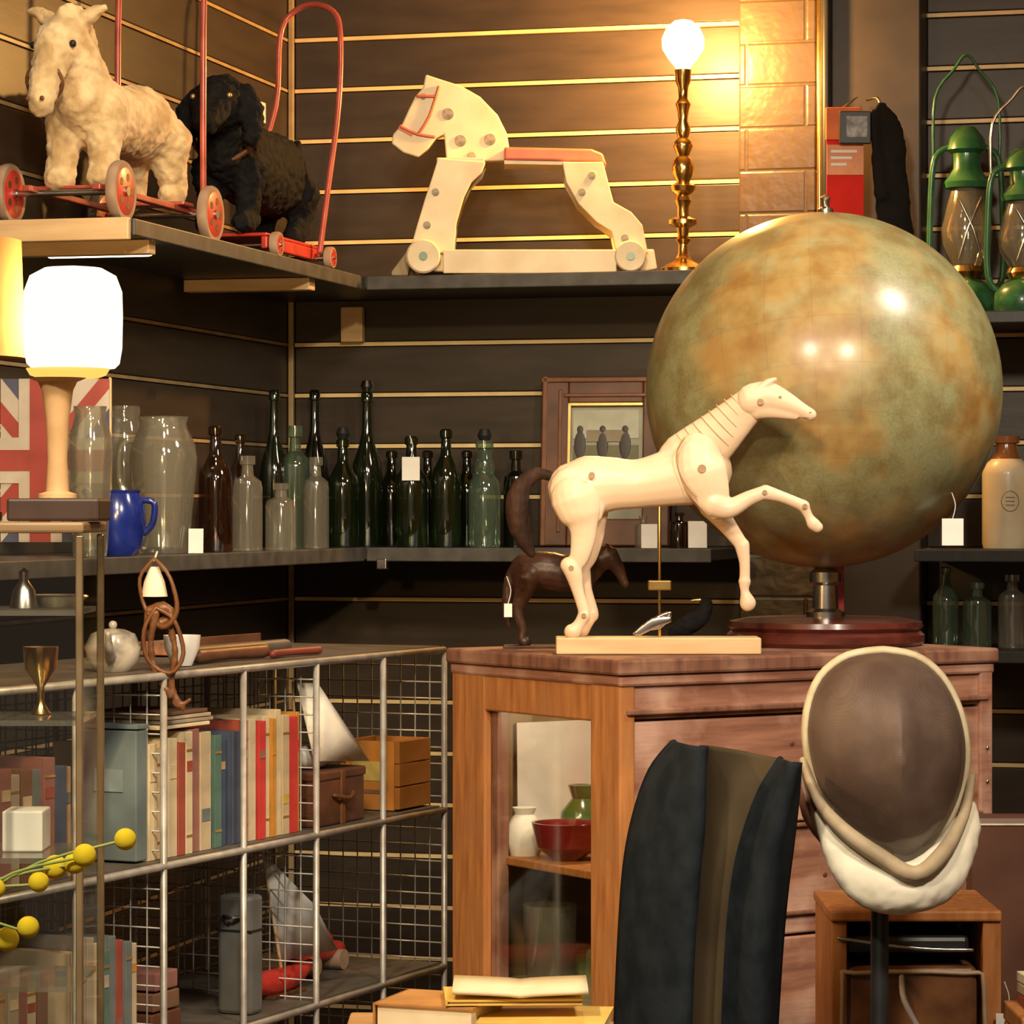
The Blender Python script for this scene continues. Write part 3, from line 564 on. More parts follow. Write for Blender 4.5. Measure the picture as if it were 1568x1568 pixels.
frr=M('frame_rib',(.22,.08,.03),(.14,.05,.018),rough=.35,coat=.2)
for n,c,sz in(('frame_left',(-Wd/2+fw/2,0,H/2),(fw,.02,H)),('frame_right',(Wd/2-fw/2,0,H/2),(fw,.02,H)),('frame_top',(0,0,H-fw/2),(Wd-2*fw,.02,fw)),('frame_bottom',(0,0,fw/2),(Wd-2*fw,.02,fw))): o.box(n,c,sz,framew,.003)
for n,c,sz in(('rib_left',(-Wd/2+6*k,-.011,H/2),(8*k,.008,H)),('rib_top',(0,-.011,H-6*k),(Wd,.008,8*k)),('rib_left_2',(-Wd/2+fw-12*k,-.011,H/2),(6*k,.006,H-fw)),('rib_top_2',(0,-.011,H-fw+12*k),(Wd-2*fw+14*k,.006,6*k))): o.box(n,c,sz,frr,.002)
for n,c,sz in(('gilt_l',(-Wd/2+fw+2*k,-.009,H/2),(5*k,.005,H-2*fw)),('gilt_t',(0,-.009,H-fw-2*k),(Wd-2*fw,.005,5*k))): o.box(n,c,sz,gold,.001)
o.box('picture_sheet',(0,.004,H/2),(Wd-2*fw,.004,H-2*fw),M('picture_tone',(.40,.40,.32),(.26,.26,.19),scale=8),0)
pd_=M('picture_dark',(.06,.05,.045)); pr_=M('picture_mount',(.52,.52,.40))
o.box('sky',(0,.0005,H-fw-32*k),(Wd-2*fw-14*k,.002,44*k),pr_,0); o.box('ground',(0,.0005,H/2-20*k),(Wd-2*fw-14*k,.002,90*k),M('picture_field',(.17,.16,.08)),0)
for i,x in enumerate((-40,-5,30)): o.sph('figure_%d'%i,(x*k,-.001,H-fw-64*k),(9*k,.001,22*k),pd_,14); o.sph('figure_head_%d'%i,(x*k,-.001,H-fw-40*k),(5*k,.001,6*k),pd_,12)
o.box('house',(0,-.001,H-fw-50*k),(60*k,.001,18*k),M('picture_roof',(.3,.24,.15)),0)
o=onshelf('union_flag',62,ZM+.001,X=.06); k=o.s
wf=M('flag_white',(.62,.54,.44),(.52,.45,.36)); rf=M('flag_red',(.42,.06,.045)); bf=M('flag_blue',(.09,.10,.18))
FW,FH=210*k,250*k; zc=o.L(0,705).z
o.box('field',(0,.004,zc),(FW,.003,FH),bf,0)
def diag(nm,w,mat,y):
    for sg in(-1,1):
        h=w/2; dx,dz=FW/2,FH/2; a=[(-dx,-dz*sg),(-dx+h,-dz*sg),(dx,dz*sg-h*sg),(dx,dz*sg),(dx-h,dz*sg),(-dx,-dz*sg+h*sg)]
        n=6; V=[Vector((p[0],y,p[1]+zc)) for p in a]+[Vector((p[0],y+.001,p[1]+zc)) for p in a]
        o.put('%s_%d'%(nm,sg+1),(V,[tuple(range(n)),tuple(range(2*n-1,n-1,-1))]+[(i,(i+1)%n,n+(i+1)%n,n+i) for i in range(n)]),mat,False)
diag('saltire_white',90*k,wf,.0012); diag('saltire_red',30*k,rf,.0002)
o.box('cross_w1',(0,-.001,zc),(FW,.0012,70*k),wf,0); o.box('cross_w2',(0,-.001,zc),(66*k,.0014,FH),wf,0); o.box('cross_r1',(0,-.0024,zc),(FW,.0012,32*k),rf,0); o.box('cross_r2',(0,-.0026,zc),(32*k,.0012,FH),rf,0)
o.tube('pole',[(-FW/2,.01,0,.004),(-FW/2,.01,zc+FH/2+.02,.004)],woodlight,8,1); o.tube('pole_right',[(FW/2,.01,0,.003),(FW/2,.01,zc+FH/2,.003)],woodlight,8,1)
# ================================================================= RIGHT SHELVES
def lantern(px,capy,Y,full=True):
    o=onshelf('hurricane_lantern',px,ZR+.001,Y=Y); k=o.s; T=o.L(0,capy).z
    def z(f): return T*f
    R=44*k
    o.lathe('tank',[(0,0),(R,0),(R*1.05,.006),(R*1.02,z(.12)),(R*.8,z(.17)),(R*.5,z(.2)),(0,z(.2))],green)
    o.lathe('burner',[(R*.5,z(.2)),(R*.62,z(.24)),(R*.55,z(.27)),(0,z(.28))],brass)
    o.lathe('glass_globe',[(R*.5,z(.27)),(R*.85,z(.38)),(R*.9,z(.46)),(R*.7,z(.60)),(R*.55,z(.68)),(R*.52,z(.68)),(R*.66,z(.6)),(R*.86,z(.46)),(R*.5,z(.28))],gclear)
    o.lathe('hood',[(0,z(.68)),(R*.75,z(.68)),(R*.8,z(.71)),(R*.5,z(.78)),(R*.5,z(.86)),(R*.7,z(.88)),(R*.62,z(.94)),(R*.3,z(1)),(0,z(1))],green)
    for sg in(-1,1):
        o.tube('air_tube_%d'%(sg+1),[(sg*R*.8,0,z(.12),.006),(sg*R*1.25,0,z(.22),.006),(sg*R*1.25,0,z(.6),.006),(sg*R*1.1,0,z(.84),.006),(sg*R*.55,0,z(.9),.006)],green,10)
        o.tube('guard_%d'%(sg+1),[(sg*R*.4,-R*.9,z(.3),.002),(sg*R*.1,-R*.95,z(.45),.002),(-sg*R*.4,-R*.8,z(.62),.002)],steel,6)
    o.tube('bail',[(-R*1.15,0,z(.8),.0028),(-R*1.1,0,z(1.15),.0028),(-R*.45,0,z(1.30),.0028),(0,0,z(1.38),.003),(R*.45,0,z(1.30),.0028),(R*1.1,0,z(1.15),.0028),(R*1.15,0,z(.8),.0028)],green if full else steel,8)
lantern(1480,195,-.12); lantern(1568,228,-.26,False)
def stonebottle(px,top,w,Y):
    o=onshelf('stoneware_bottle',px,ZM+.001,Y=Y); R=w/2*o.s; H=o.L(0,top).z
    o.lathe('body',[(0,0),(R*.95,0),(R,.01),(R,H*.66),(R*.92,H*.74),(R*.6,H*.80),(0,H*.8)],stone)
    o.lathe('glazed_neck',[(0,H*.79),(R*.62,H*.795),(R*.45,H*.86),(R*.42,H*.93),(R*.55,H*.94),(R*.55,H),(0,H)],brownglaze)
    o.tube('stamp_ring',[(R*.36*math.cos(a),-math.sqrt(max(0,1-(.36*math.cos(a))**2))*R-.0002,H*.42+R*.42*math.sin(a),.0008) for a in [i*math.pi/8 for i in range(16)]],creamd,6,1,closed=True)
    for q in(-1,0,1): o.box('stamp_text_%d'%(q+1),(0,-R*1.0,H*.42+q*.007),(R*.36,.001,.002),creamd,0)
stonebottle(1541,668,74,-.2); stonebottle(1618,690,74,-.2)
bottle('clear_glass_bottle',1448,868,40,'beer',gaqua,Y=-.2,Z=ZL); bottle('clear_glass_bottle',1496,892,44,'flask',gaqua,Y=-.24,Z=ZL); bottle('clear_glass_bottle',1550,880,44,'flask',gclear,Y=-.2,Z=ZL)
o=site('red_hanging_banner',1293,260,5.68); o.bpx('banner',1266,1322,215,332,-.002,.002,bannerred,0); o.bpx('cream_band',1266,1322,222,268,-.004,-.002,M('banner_cream',(.80,.34,.18),spec=.15),0); o.bpx('top_block',1264,1318,165,215,-.008,.002,M('banner_orange',(.72,.17,.05),spec=.15),.002)
o.bpx('dark_label',1284,1332,172,222,-.02,-.01,black,.002); o.bpx('label_photo',1294,1326,180,212,-.0215,-.02,M('label_grey',(.4,.4,.42),(.1,.1,.1),scale=60),0)
for i,y in enumerate((230,240,250)): o.bpx('label_text_%d'%i,1272,1312-8*i,y,y+4,-.0045,-.004,white,0)
o.tube('hook',[(*o.L(1290,165,.005),.002),(*o.L(1310,150,.02),.002),(*o.L(1320,140,.08),.002)],steel)
o=site('hanging_coat',1362,260,5.68); o.blob('cloth',[o.T([(1350,165,12),(1362,200,22),(1366,280,26),(1372,380,30),(1374,450,32)],0,.35),o.T([(1338,170,6),(1338,200,8),(1348,300,12)],-.01,.5)],M('coat_black',(.012,.010,.009),rough=.8,spec=.15),.005,4,.008,wavetex)
o.tube('hook',[(*o.L(1350,165,.0),.003),(*o.L(1345,148,.02),.003),(*o.L(1335,145,.07),.003)],steel)
# ================================================================= WIRE SHELVING
def cv(x,y): return R_*x+V_*y
ax=cv(-.4136,-.9104).normalized(); wyaw=math.atan2(ax.y,ax.x); w0=camxy(-.108,4.9)
def wobj(name,z=0): return O(name,(w0.x,w0.y,z),wyaw)
def tpx(px):
    k=(px-CX)/F; return (-.108-4.9*k)/(.4136-.9104*k)
LT=1.3; DP=.31; zt=[1.28,1.025,.775,.50]; step=.2167
o=wobj('wire_crate_shelving')
def rod(a,b,r): return tubegeo([(*a,r),(*b,r)],6,1,cap=False)
fr=[];ms=[]
for z in zt:
    for y in(0,-DP): fr.append(rod((0,y,z),(LT,y,z),.0055))
    for i in range(7): fr.append(rod((i*step,0,z),(i*step,-DP,z),.004))
for i in range(7):
    for y in(0,-DP): fr.append(rod((i*step,y,0.02),(i*step,y,zt[0]),.0048))
g=.026
n=int(LT/g)
for i in range(n+1): ms.append(rod((i*g,-DP,zt[3]),(i*g,-DP,zt[0]),.0013))
z=zt[3]
while z<zt[0]: ms.append(rod((0,-DP,z),(LT,-DP,z),.0013)); z+=g
for z in zt:
    for i in range(n+1): ms.append(rod((i*g,0,z),(i*g,-DP,z),.0013))
    for j in range(1,int(DP/g)): ms.append(rod((0,-j*g,z),(LT,-j*g,z),.0013))
for i in (0,2,4):
    for j in range(1,int(DP/g)+1): ms.append(rod((i*step,-j*g,zt[3]),(i*step,-j*g,zt[0]),.0012))
    z=zt[3]
    while z<zt[0]: ms.append(rod((i*step,0,z),(i*step,-DP,z),.0012)); z+=g
o.put('frame',join(fr),wire); o.put('mesh',join(ms),wire)
for i,z in enumerate(zt[:3]): o.box('liner_%d'%i,(LT/2,-DP/2,z+.0045),(LT-.01,DP-.012,.004),M('shelf_liner_%d'%i,(.13,.11,.09),(.08,.07,.055),scale=20),0)
def books(name,z,lst,yb=-.015):
    o=wobj(name)
    for i,(px0,px1,h,ci) in enumerate(lst):
        a=tpx(px1)+.0005;b=tpx(px0)-.0005; w=b-a; c=(a+b)/2; dpt=.13+.02*random.random(); m=bookc[ci]; y0=yb-.008*random.random()
        t=.002
        o.box('cover_spine_%d'%i,(c,y0-t/2,z+h/2),(w,t,h),m,.0008)
        for sg in(-1,1): o.box('cover_%d_%d'%(i,sg+1),(c+sg*(w/2-t/2),y0-t-dpt/2,z+h/2),(t,dpt,h),m,0)
        o.box('pages_%d'%i,(c,y0-t-dpt/2+.003,z+h/2-.002),(w-2*t-.0006,dpt-.006,h-.008),paper,0)
        if i%2==0: o.box('label_%d'%i,(c,y0+.0005,z+h*random.choice([.72,.78,.3])),(w*.75,.001,h*random.uniform(.05,.12)),bookc[(i*3+2)%13],0)
        if i%3==1:
            for q in(.15,.85): o.box('band_%d_%d'%(i,int(q*100)),(c,y0+.0005,z+h*q),(w*.9,.001,.003),gold,0)
zb=zt[1]+.0068
def run(x0,x1,wmin,wmax,h0,pal):
    L_=[];x=x0;last=-1
    while x<x1-5:
        w=random.uniform(wmin,wmax); c=random.choice([q for q in pal if q!=last]); last=c
        L_.append((x,min(x+w,x1),h0+random.uniform(-.012,.012),c)); x+=w
    return L_
books('row_of_books',zb,run(246,345,10,17,.158,[0,2,6,1,12,9,2,8])+run(346,368,9,12,.168,[3,7,10])+run(376,440,9,14,.170,[4,8,5,1,3,4])+run(440,479,9,14,.176,[4,5,2,6,8]))
books('row_of_books',zt[2]+.0068,run(0,95,12,20,.142,[2,6,0,9,12])+run(120,228,10,16,.155,[0,7,2,8,1,10,6]))
o=wobj('blue_box_file'); a,b=tpx(243),tpx(226); o.box('box',((a+b)/2,-.065,zb+.09),(b-a,.095,.175),bluegrey,.002); o.box('lid',((a+b)/2,-.065,zb+.182),(b-a+.004,.099,.006),bluegrey,.001); o.box('label',(b+.001,-.06,zb+.11),(.001,.045,.03),M('label_blue',(.22,.27,.27)),0)
books('row_of_books',zb,run(20,135,12,20,.15,[9,7,0,3,12,6]))
o=wobj('paper_bundle'); a,b=tpx(345),tpx(270)
for i in range(4): o.box('sheaf_%d'%i,((a+b)/2+random.uniform(-.01,.01),-.08,zb+.176+.006*i),(b-a-.01*i,.12,.005),[paper,bookc[6],bookc[2],bookc[9]][i],.001,rz=random.uniform(-.06,.06))
o=wobj('leather_box'); a,b=tpx(572),tpx(500); o.box('body',((a+b)/2,-.06,zb+.035),(b-a,.09,.07),leatherd,.004); o.box('lid',((a+b)/2,-.06,zb+.075),(b-a+.004,.094,.014),leatherd,.003); o.box('strap',((a+b)/2,-.013,zb+.04),(.012,.004,.08),leather,.001); o.tube('grip',[((a+b)/2-.03,-.011,zb+.045,.003),((a+b)/2,-.002,zb+.04,.003),((a+b)/2+.03,-.011,zb+.045,.003)],leather)
m_=(a+b)/2
c=wobj('model_sailboat',0)
c.blob('hull',[tubegeo([(m_-.07,-.06,zb+.105,.005),(m_-.03,-.06,zb+.10,.016),(m_+.03,-.06,zb+.10,.018),(m_+.07,-.06,zb+.108,.008)],12,4)],white,.003,2)
c.tube('mast',[(m_+.06,-.06,zb+.1,.003),(m_+.07,-.06,zb+.215,.002)],woodlight,8,1)
V=[Vector((m_+.085,-.045,zb+.215)),Vector((m_+.03,-.04,zb+.212)),Vector((m_-.085,-.012,zb+.088)),Vector((m_+.06,-.03,zb+.098)),Vector((m_+.02,-.01,zb+.15))]
c.put('sail',(V,[(0,1,4),(1,2,4),(2,3,4),(3,0,4)]),clothw,True,solid=.002)
o=wobj('orange_crate'); a,b=.014,.125; oc=M('crate_orange',(.50,.20,.035),(.34,.125,.02),rough=.55,scale=10)
for i in range(3): o.box('slat_%d'%i,((a+b)/2,-.022,zb+.02+.036*i),(b-a,.008,.034),oc,.001); o.box('slat_b_%d'%i,((a+b)/2,-.118,zb+.02+.036*i),(b-a,.008,.034),oc,.001)
for j,x in enumerate((a+.004,b-.004)): o.box('end_%d'%j,(x,-.07,zb+.055),(.008,.086,.108),oc,.001)
o.box('crate_base',((a+b)/2,-.07,zb+.004),(b-a-.02,.086,.006),oc,0)
o.box('stencil_patch',(b+.0006,-.07,zb+.062),(.001,.06,.03),M('crate_label',(.55,.38,.10)),0); o.box('stencil_line',(b+.0006,-.07,zb+.03),(.001,.05,.006),bookc[9],0)
zb2=zt[2]+.0068
o=wobj('model_sailboat',0); a=tpx(490)
o.blob('hull',[tubegeo([(a-.12,-.08,zb2+.035,.006),(a-.06,-.08,zb2+.022,.018),(a+.02,-.08,zb2+.022,.02),(a+.09,-.08,zb2+.034,.008)],12,4)],redp,.003,2)
o.box('stand',(a-.02,-.08,zb2+.003),(.1,.04,.006),leatherd,.001)
o.tube('mast',[(a-.03,-.08,zb2+.03,.003),(a+.03,-.08,zb2+.22,.002)],woodlight,8,1)
o.put('sail',([Vector((a+.03,-.078,zb2+.215)),Vector((a-.025,-.078,zb2+.05)),Vector((a-.13,-.04,zb2+.055)),Vector((a-.06,-.04,zb2+.13))],[(0,1,2,3)]),M('sail_grey',(.72,.70,.62),(.35,.4,.42),scale=14),True,solid=.002)
o=wobj('grey_metal_case'); a,b=tpx(425),tpx(405); o.box('case',((a+b)/2,-.05,zb2+.085),(b-a,.055,.17),M('case_grey',(.13,.13,.12)),.006); o.box('lid_seam',((a+b)/2,-.05,zb2+.12),(b-a+.002,.057,.003),black,0); o.tube('case_handle',[(b+.002,-.065,zb2+.14,.003),(b+.012,-.05,zb2+.14,.003),(b+.002,-.035,zb2+.14,.003)],black)
o=wobj('wooden_cigar_box'); a,b=tpx(345),tpx(300)
for i in range(3): o.box('box_%d'%i,((a+b)/2,-.12,zb2+.0135+.028*i),(b-a-.01*i,.10,.025),[leatherd,bookc[9],bookc[12]][i],.002)
o=wobj('red_toy_car',0); a=tpx(600)
o.blob('body',[tubegeo([(a-.07,-.13,zb2+.03,.012),(a,-.13,zb2+.034,.018),(a+.07,-.13,zb2+.03,.014)],12,4),tubegeo([(a-.025,-.13,zb2+.05,.014),(a+.02,-.13,zb2+.05,.014)],12,2)],redp,.003,2)
for i,x in enumerate((-.045,.045)): o.lathe('wheel_%d'%i,[(0,-.024),(.016,-.024),(.016,.024),(0,.024)],rubber,(a+x,-.13,zb2+.0165),20,'y',rot=(math.pi/2,0,0))
zt0=zt[0]+.0068
o=wobj('ceramic_teapot',0); a=tpx(232); cg=M('ceramic_grey',(.6,.56,.48),(.2,.2,.18),rough=.3,scale=30,coat=.4)
o.lathe('body',[(0,0),(.022,0),(.034,.014),(.038,.032),(.030,.050),(.016,.056),(0,.058)],cg,(a,-.06,zt0)); o.sph('lid_knob',(a,-.06,zt0+.062),.006,cg,12)
o.tube('spout',[(a+.03,-.045,zt0+.02,.008),(a+.05,-.035,zt0+.035,.006),(a+.06,-.03,zt0+.052,.004)],cg); o.tube('handle',[(a-.03,-.07,zt0+.045,.0035),(a-.06,-.08,zt0+.04,.0035),(a-.055,-.08,zt0+.018,.0035),(a-.032,-.07,zt0+.014,.0035)],cg)
o=wobj('teacup',0); a=tpx(322); o.lathe('cup',[(0,0),(.014,0),(.024,.024),(.026,.042),(.024,.042),(.012,.006),(0,.006)],white,(a,-.045,zt0+.001)); o.tube('ear',[(a-.024,-.045,zt0+.034,.003),(a-.04,-.045,zt0+.026,.003),(a-.02,-.045,zt0+.012,.003)],white)
o=wobj('rolled_leather_belts',0)
for i,(pa,pb,y,r,m) in enumerate([(350,450,-.05,.010,leatherd),(360,480,-.085,.011,M('roll_tan',(.16,.10,.055))),(400,540,-.115,.010,M('roll_grey',(.10,.085,.07))),(450,520,-.035,.006,M('roll_red',(.22,.04,.03)))]):
    a,b=tpx(pb),tpx(pa); o.tube('roll_%d'%i,[(a,y,zt0+r+.001,r),((a+b)/2,y-.01,zt0+r+.001,r*.9),(b,y,zt0+r+.001,r)],m)
o=wobj('painted_tray',0); a,b=tpx(530),tpx(440); o.box('tray',((a+b)/2,-.2,zt0+.012),(b-a,.1,.02),M('tray_pattern',(.5,.2,.1),(.15,.12,.08),scale=60),.002); o.box('tray_rim',((a+b)/2,-.148,zt0+.016),(b-a,.006,.028),leatherd,.001)
o=site('leather_bridle',240,1040,4.12)
o.tube('loop_1',[(*o.L(236,855,0),.0025),(*o.L(262,885,-.01),.0025),(*o.L(272,935,-.01),.0035),(*o.L(250,960,-.01),.004),(*o.L(222,930,0),.003),(*o.L(214,885,0),.0025)],leather,8,4,closed=True)
o.tube('loop_2',[(*o.L(240,930,-.01),.003),(*o.L(222,965,-.012),.003),(*o.L(228,1010,-.01),.003),(*o.L(262,1030,-.012),.003),(*o.L(282,1000,-.01),.003),(*o.L(268,950,-.01),.003)],leather,8,4,closed=True)
o.blob('knot',[o.T([(228,935,7),(250,930,9),(262,945,8),(246,955,9)],0,.8),o.T([(240,940,7),(232,985,5),(240,1030,6),(262,1065,6)],-.01,.6),o.T([(258,950,6),(268,1000,5),(262,1050,6),(280,1085,4)],.0,.6),o.T([(225,940,5),(222,975,5),(212,1000,3)],0,.7),o.T([(262,1060,6),(272,1080,5),(290,1072,4)],0,.6)],leather,.002,2,.003)
o.lathe('white_bell',[(0,0),(.006,0),(.014,-.02),(.018,-.04),(.014,-.04),(0,-.01)],clothw,o.L(235,868,.01))
o.tube('cord',[(*o.L(236,858,0),.0015),(*o.L(234,846,0.05),.0015)],white)
# ================================================================= VITRINE + LEFT LAMP
ZV=1.489
o=O('glass_display_case',PD(-50,CX,3.42)*1.0,A); o.e.location.z=0
def vx(px): return (px+50)/F*3.36
x0,x1=vx(-240),vx(150); hd_=.085
o.box('top',((x0+x1)/2,0,ZV-.006),(x1-x0,.19,.012),M('case_top_wood',(.30,.19,.09),(.22,.13,.06),scale=9,st=(1,8,8)),.003)
pm=M('case_post',(.50,.36,.20),(.30,.2,.1),rough=.22,metal=.7,scale=10)
for i,(x,y) in enumerate([(x0+.006,-hd_),(x1-.006,-hd_),(x0+.006,hd_),(x1-.006,hd_),(vx(12),-hd_)]): o.box('post_%d'%i,(x,y,.735),(.008,.008,1.48),pm,.0015)
o.box('pane_front',((x0+x1)/2,-hd_-.002,.86),(x1-x0-.02,.003,1.22),gpane,0); o.box('pane_side',(x1-.004,0,.86),(.003,.16,1.22),gpane,0)
for i,z in enumerate((1.39,1.27,1.12,.98)): o.box('glass_shelf_%d'%i,((x0+x1)/2,0,z),(x1-x0-.02,.155,.006),gclear,0)
o.box('plinth',((x0+x1)/2,0,.13),(x1-x0-.03,.155,.22),pine)
o.lathe('silver_dish',[(0,0),(.02,0),(.035,.012),(.033,.014),(0,.006)],steel,(vx(90),0,1.394))
o.lathe('silver_bell',[(0,0),(.016,0),(.012,.02),(.005,.03),(.006,.04),(0,.045)],steel,(vx(45),-.03,1.394))
o.lathe('silver_cup',[(0,0),(.012,0),(.004,.012),(.004,.03),(.018,.05),(.02,.075),(0,.07)],brass,(vx(60),0.02,1.274))
o.box('white_box',(vx(40),0.01,1.146),(.045,.06,.045),white,.002)
o=site('torch_lamp',112,770,3.42); k=o.s; o.e.location.z=ZV+.0265
o.box('plinth_block',(o.L(91,0).x,0,-.013),(.102,.10,.025),M('plinth_dark',(.05,.024,.014)),.003)
hold=M('lamp_ivory',(.62,.38,.18),(.5,.29,.13),rough=.45)
o.lathe('holder',[(r*k,z*k) for r,z in[(0,0),(30,0),(30,6),(18,10),(15,60),(18,120),(24,165),(30,178),(44,184),(0,186)]],hold,(o.L(88,0).x,0,0))
o.lathe('opal_shade',[(r*k,z*k) for r,z in[(0,199),(64,199),(71,206),(75,230),(76,280),(75,316),(66,340),(44,352),(0,356)]],opal,(o.L(112,0).x,0,0),split=False)
o.lathe('halo_collar',[(r*k,z*k) for r,z in[(0,184),(46,184),(58,188),(64,198),(0,198)]],amber,(o.L(104,0).x,0,0),split=False)  # collar made to glow, painting in the yellow band under the shade
torchp=PD(112,490,3.42)
o=site('drum_shade_lamp',-66,784,3.42); o.e.location.z=ZV+.001; k=o.s
o.lathe('base',[(0,0),(.05,0),(.05,.01),(.015,.02),(.012,.15),(0,.15)],brass); o.lathe('shade',[(100*k,250*k),(104*k,250*k),(98*k,430*k),(94*k,430*k)],shadem)
o.tube('stem',[(0,0,.14,.005),(0,0,.29,.005)],brass,8,1); o.tube('spider',[(-98*k,0,.24,.002),(98*k,0,.24,.002)],brass,6,1)
# ================================================================= FLOWERS
o=site('billy_button_flowers',-140,1500,3.05)
FL=[(192,1285,17),(132,1308,18),(110,1325,17),(78,1333,19),(60,1350,16),(0,1356,15),(50,1414,17),(5,1443,19),(-30,1400,17)]
for i,(x,y,r) in enumerate(FL):
    yy=random.uniform(-.03,.03); c=o.L(x,y,yy); o.sph('flower_%d'%i,c,r*o.s,yellow,20)
    o.tube('stalk_%d'%i,[(0,0,.0,.0014),(*(o.L((x-140)/2-10,(y+1480)/2-40,yy/2)),.0014),(*o.L(x-12,y+4,yy),.0014)],stem,6)
o.lathe('vase',[(0,-.17),(.03,-.17),(.04,-.1),(.03,-.02),(.02,.0),(.026,.02),(.022,.02),(.016,0),(.03,-.1),(0,-.16)],gaqua)
fz=o.e.location.z-.171
p=o.e.location
o=O('pedestal_stand',(p.x,p.y,0),A); o.lathe('column',[(0,0),(.12,0),(.12,.02),(.03,.05),(.025,fz-.05),(.07,fz-.03),(.08,fz-.02),(.08,fz-.001),(0,fz-.001)],pine)
# ================================================================= FENCING MASK
d=3.7; o=site('fencing_mask',1350,1390,d)
OUT=[(1352,998),(1400,1006),(1440,1036),(1468,1088),(1479,1148),(1472,1208),(1450,1258),(1418,1292),(1387,1312),(1345,1294),(1296,1262),(1258,1218),(1238,1150),(1238,1090),(1258,1038),(1300,1006)]
P=catmull([list(o.L(*p)) for p in OUT]+[list(o.L(*OUT[0]))],4)[:-1]; P=[Vector(p) for p in P]; n=len(P)
cen=o.L(1362,1150); V=[];Fc=[]; K=12
for j in range(K):
    f=1-j/K; bul=-.10*math.sqrt(max(0,1-f*f))
    for p in P:
        q=cen+(p-cen)*f; ridge=-.016*max(0,1-abs(q.x-cen.x)/.03)*(1-f)
        V.append(Vector((q.x,bul+ridge,q.z)))
V.append(Vector((cen.x,-.118,cen.z)))
for j in range(K-1):
    for i in range(n): Fc.append((j*n+i,j*n+(i+1)%n,(j+1)*n+(i+1)%n,(j+1)*n+i))
for i in range(n): Fc.append(((K-1)*n+i,(K-1)*n+(i+1)%n,K*n))
mm=meshmat(); o.put('mesh_face',(V,Fc),mm)
V=[];Fc=[]
for j in range(8):
    f=1-j/8
    for p in P:
        q=cen+(p-cen)*f; V.append(Vector((q.x*1.0,.012+.09*math.sqrt(max(0,1-f*f)),q.z)))
V.append(Vector((cen.x,.102,cen.z)))
for j in range(7):
    for i in range(n): Fc.append((j*n+i,j*n+(i+1)%n,(j+1)*n+(i+1)%n,(j+1)*n+i))
for i in range(n): Fc.append((7*n+i,7*n+(i+1)%n,8*n))
o.put('back_padding',(V,Fc),M('mask_inner',(.24,.15,.115)))
o.tube('rim_trim',[(*(cen+(p-cen)*1.012+Vector((0,.004,0))),.0055) for p in P[::2]],trimc,10,2,wy=1.6,closed=True)
o.blob('bib',[o.T([(1262,1250,18,-.01),(1285,1300,30,-.03),(1320,1340,38,-.05),(1365,1352,40,-.06),(1415,1342,40,-.05),(1455,1305,34,-.03),(1478,1260,22,-.01),(1488,1235,10,0)],0,.8),o.T([(1290,1290,24,.02),(1350,1330,40,.02),(1420,1320,40,.02),(1470,1270,24,.02)],0,1)],clothw,.004,4,.006,wavetex)
o.tube('chin_band',[(*o.L(1230,1165,.0),.005),(*o.L(1250,1222,-.02),.007),(*o.L(1282,1262,-.05),.009),(*o.L(1335,1300,-.075),.010),(*o.L(1386,1326,-.085),.010),(*o.L(1430,1298,-.07),.010),(*o.L(1470,1245,-.03),.007),(*o.L(1488,1190,0),.005)],M('chin_band_tan',(.46,.36,.23),(.33,.25,.155),rough=.6,scale=30),12,4)
o.tube('side_strap',[(*o.L(1228,1180,.02),.008),(*o.L(1240,1245,.0),.010),(*o.L(1262,1285,-.01),.007)],leatherd)
hz=o.e.location.z
o.tube('stand_pole',[(0,0.02,.03,.011),(0,.02,-hz+.02,.011)],black,14,1); o.lathe('stand_foot',[(0,-hz+.001),(.14,-hz+.001),(.14,-hz+.015),(.03,-hz+.03),(0,-hz+.03)],black,(0,.02,0))
# ================================================================= WING CHAIR
d=3.62; o=site('felt_wing_chair',1080,1400,d); bz=CX+1.5*F/d-4
cols=[([(1038,1146),(1003,1190),(978,1260),(963,1340),(955,1450),(948,1600)],940,.09),
([(1050,1143),(1028,1190),(1010,1260),(998,1340),(992,1450),(985,1600)],980,.03),
([(1072,1141),(1070,1190),(1068,1260),(1060,1340),(1052,1450),(1046,1600)],1042,-.02),
([(1086,1144),(1080,1195),(1076,1262),(1068,1340),(1060,1450),(1054,1600)],1050,.02),
([(1146,1156),(1128,1203),(1112,1272),(1098,1345),(1090,1450),(1083,1600)],1072,.05),
([(1198,1166),(1168,1215),(1144,1280),(1128,1350),(1118,1450),(1111,1600)],1098,.03),
([(1213,1165),(1199,1215),(1181,1280),(1169,1350),(1158,1450),(1151,1600)],1140,-.03),
([(1226,1170),(1222,1225),(1215,1290),(1205,1370),(1197,1460),(1188,1600)],1180,.03)]
V=[];Fc=[]
C2=[]
for c,xb,y in cols:
    q=catmull([[*o.L(p[0],p[1],y)] for p in c],5); e=o.L(xb,bz,y); l=Vector(q[-1])
    for t in (.25,.5,.75,1): q.append(list(l+(e-l)*t))
    C2.append(q)
m=len(C2[0])
rows=[]
for j in range(m): rows.append(catmull([list(c[j]) for c in C2],4))
w=len(rows[0])
for r in rows: V+=[Vector(q) for q in r]
for j in range(m-1):
    for i in range(w-1): Fc.append((j*w+i,j*w+i+1,(j+1)*w+i+1,(j+1)*w+i))
ch=o.put('shell',(V,Fc),navy,True,solid=.010); ch.data.materials.append(olive)
for p in ch.data.polygons:
    i=p.index%(w-1)
    if 11<=i<20: p.material_index=1
o.tube('piping_left',[(*q,.004) for q in C2[0][::2]],navy,8,1); o.tube('piping_right',[(*q,.004) for q in C2[5][::2]],navy,8,1)
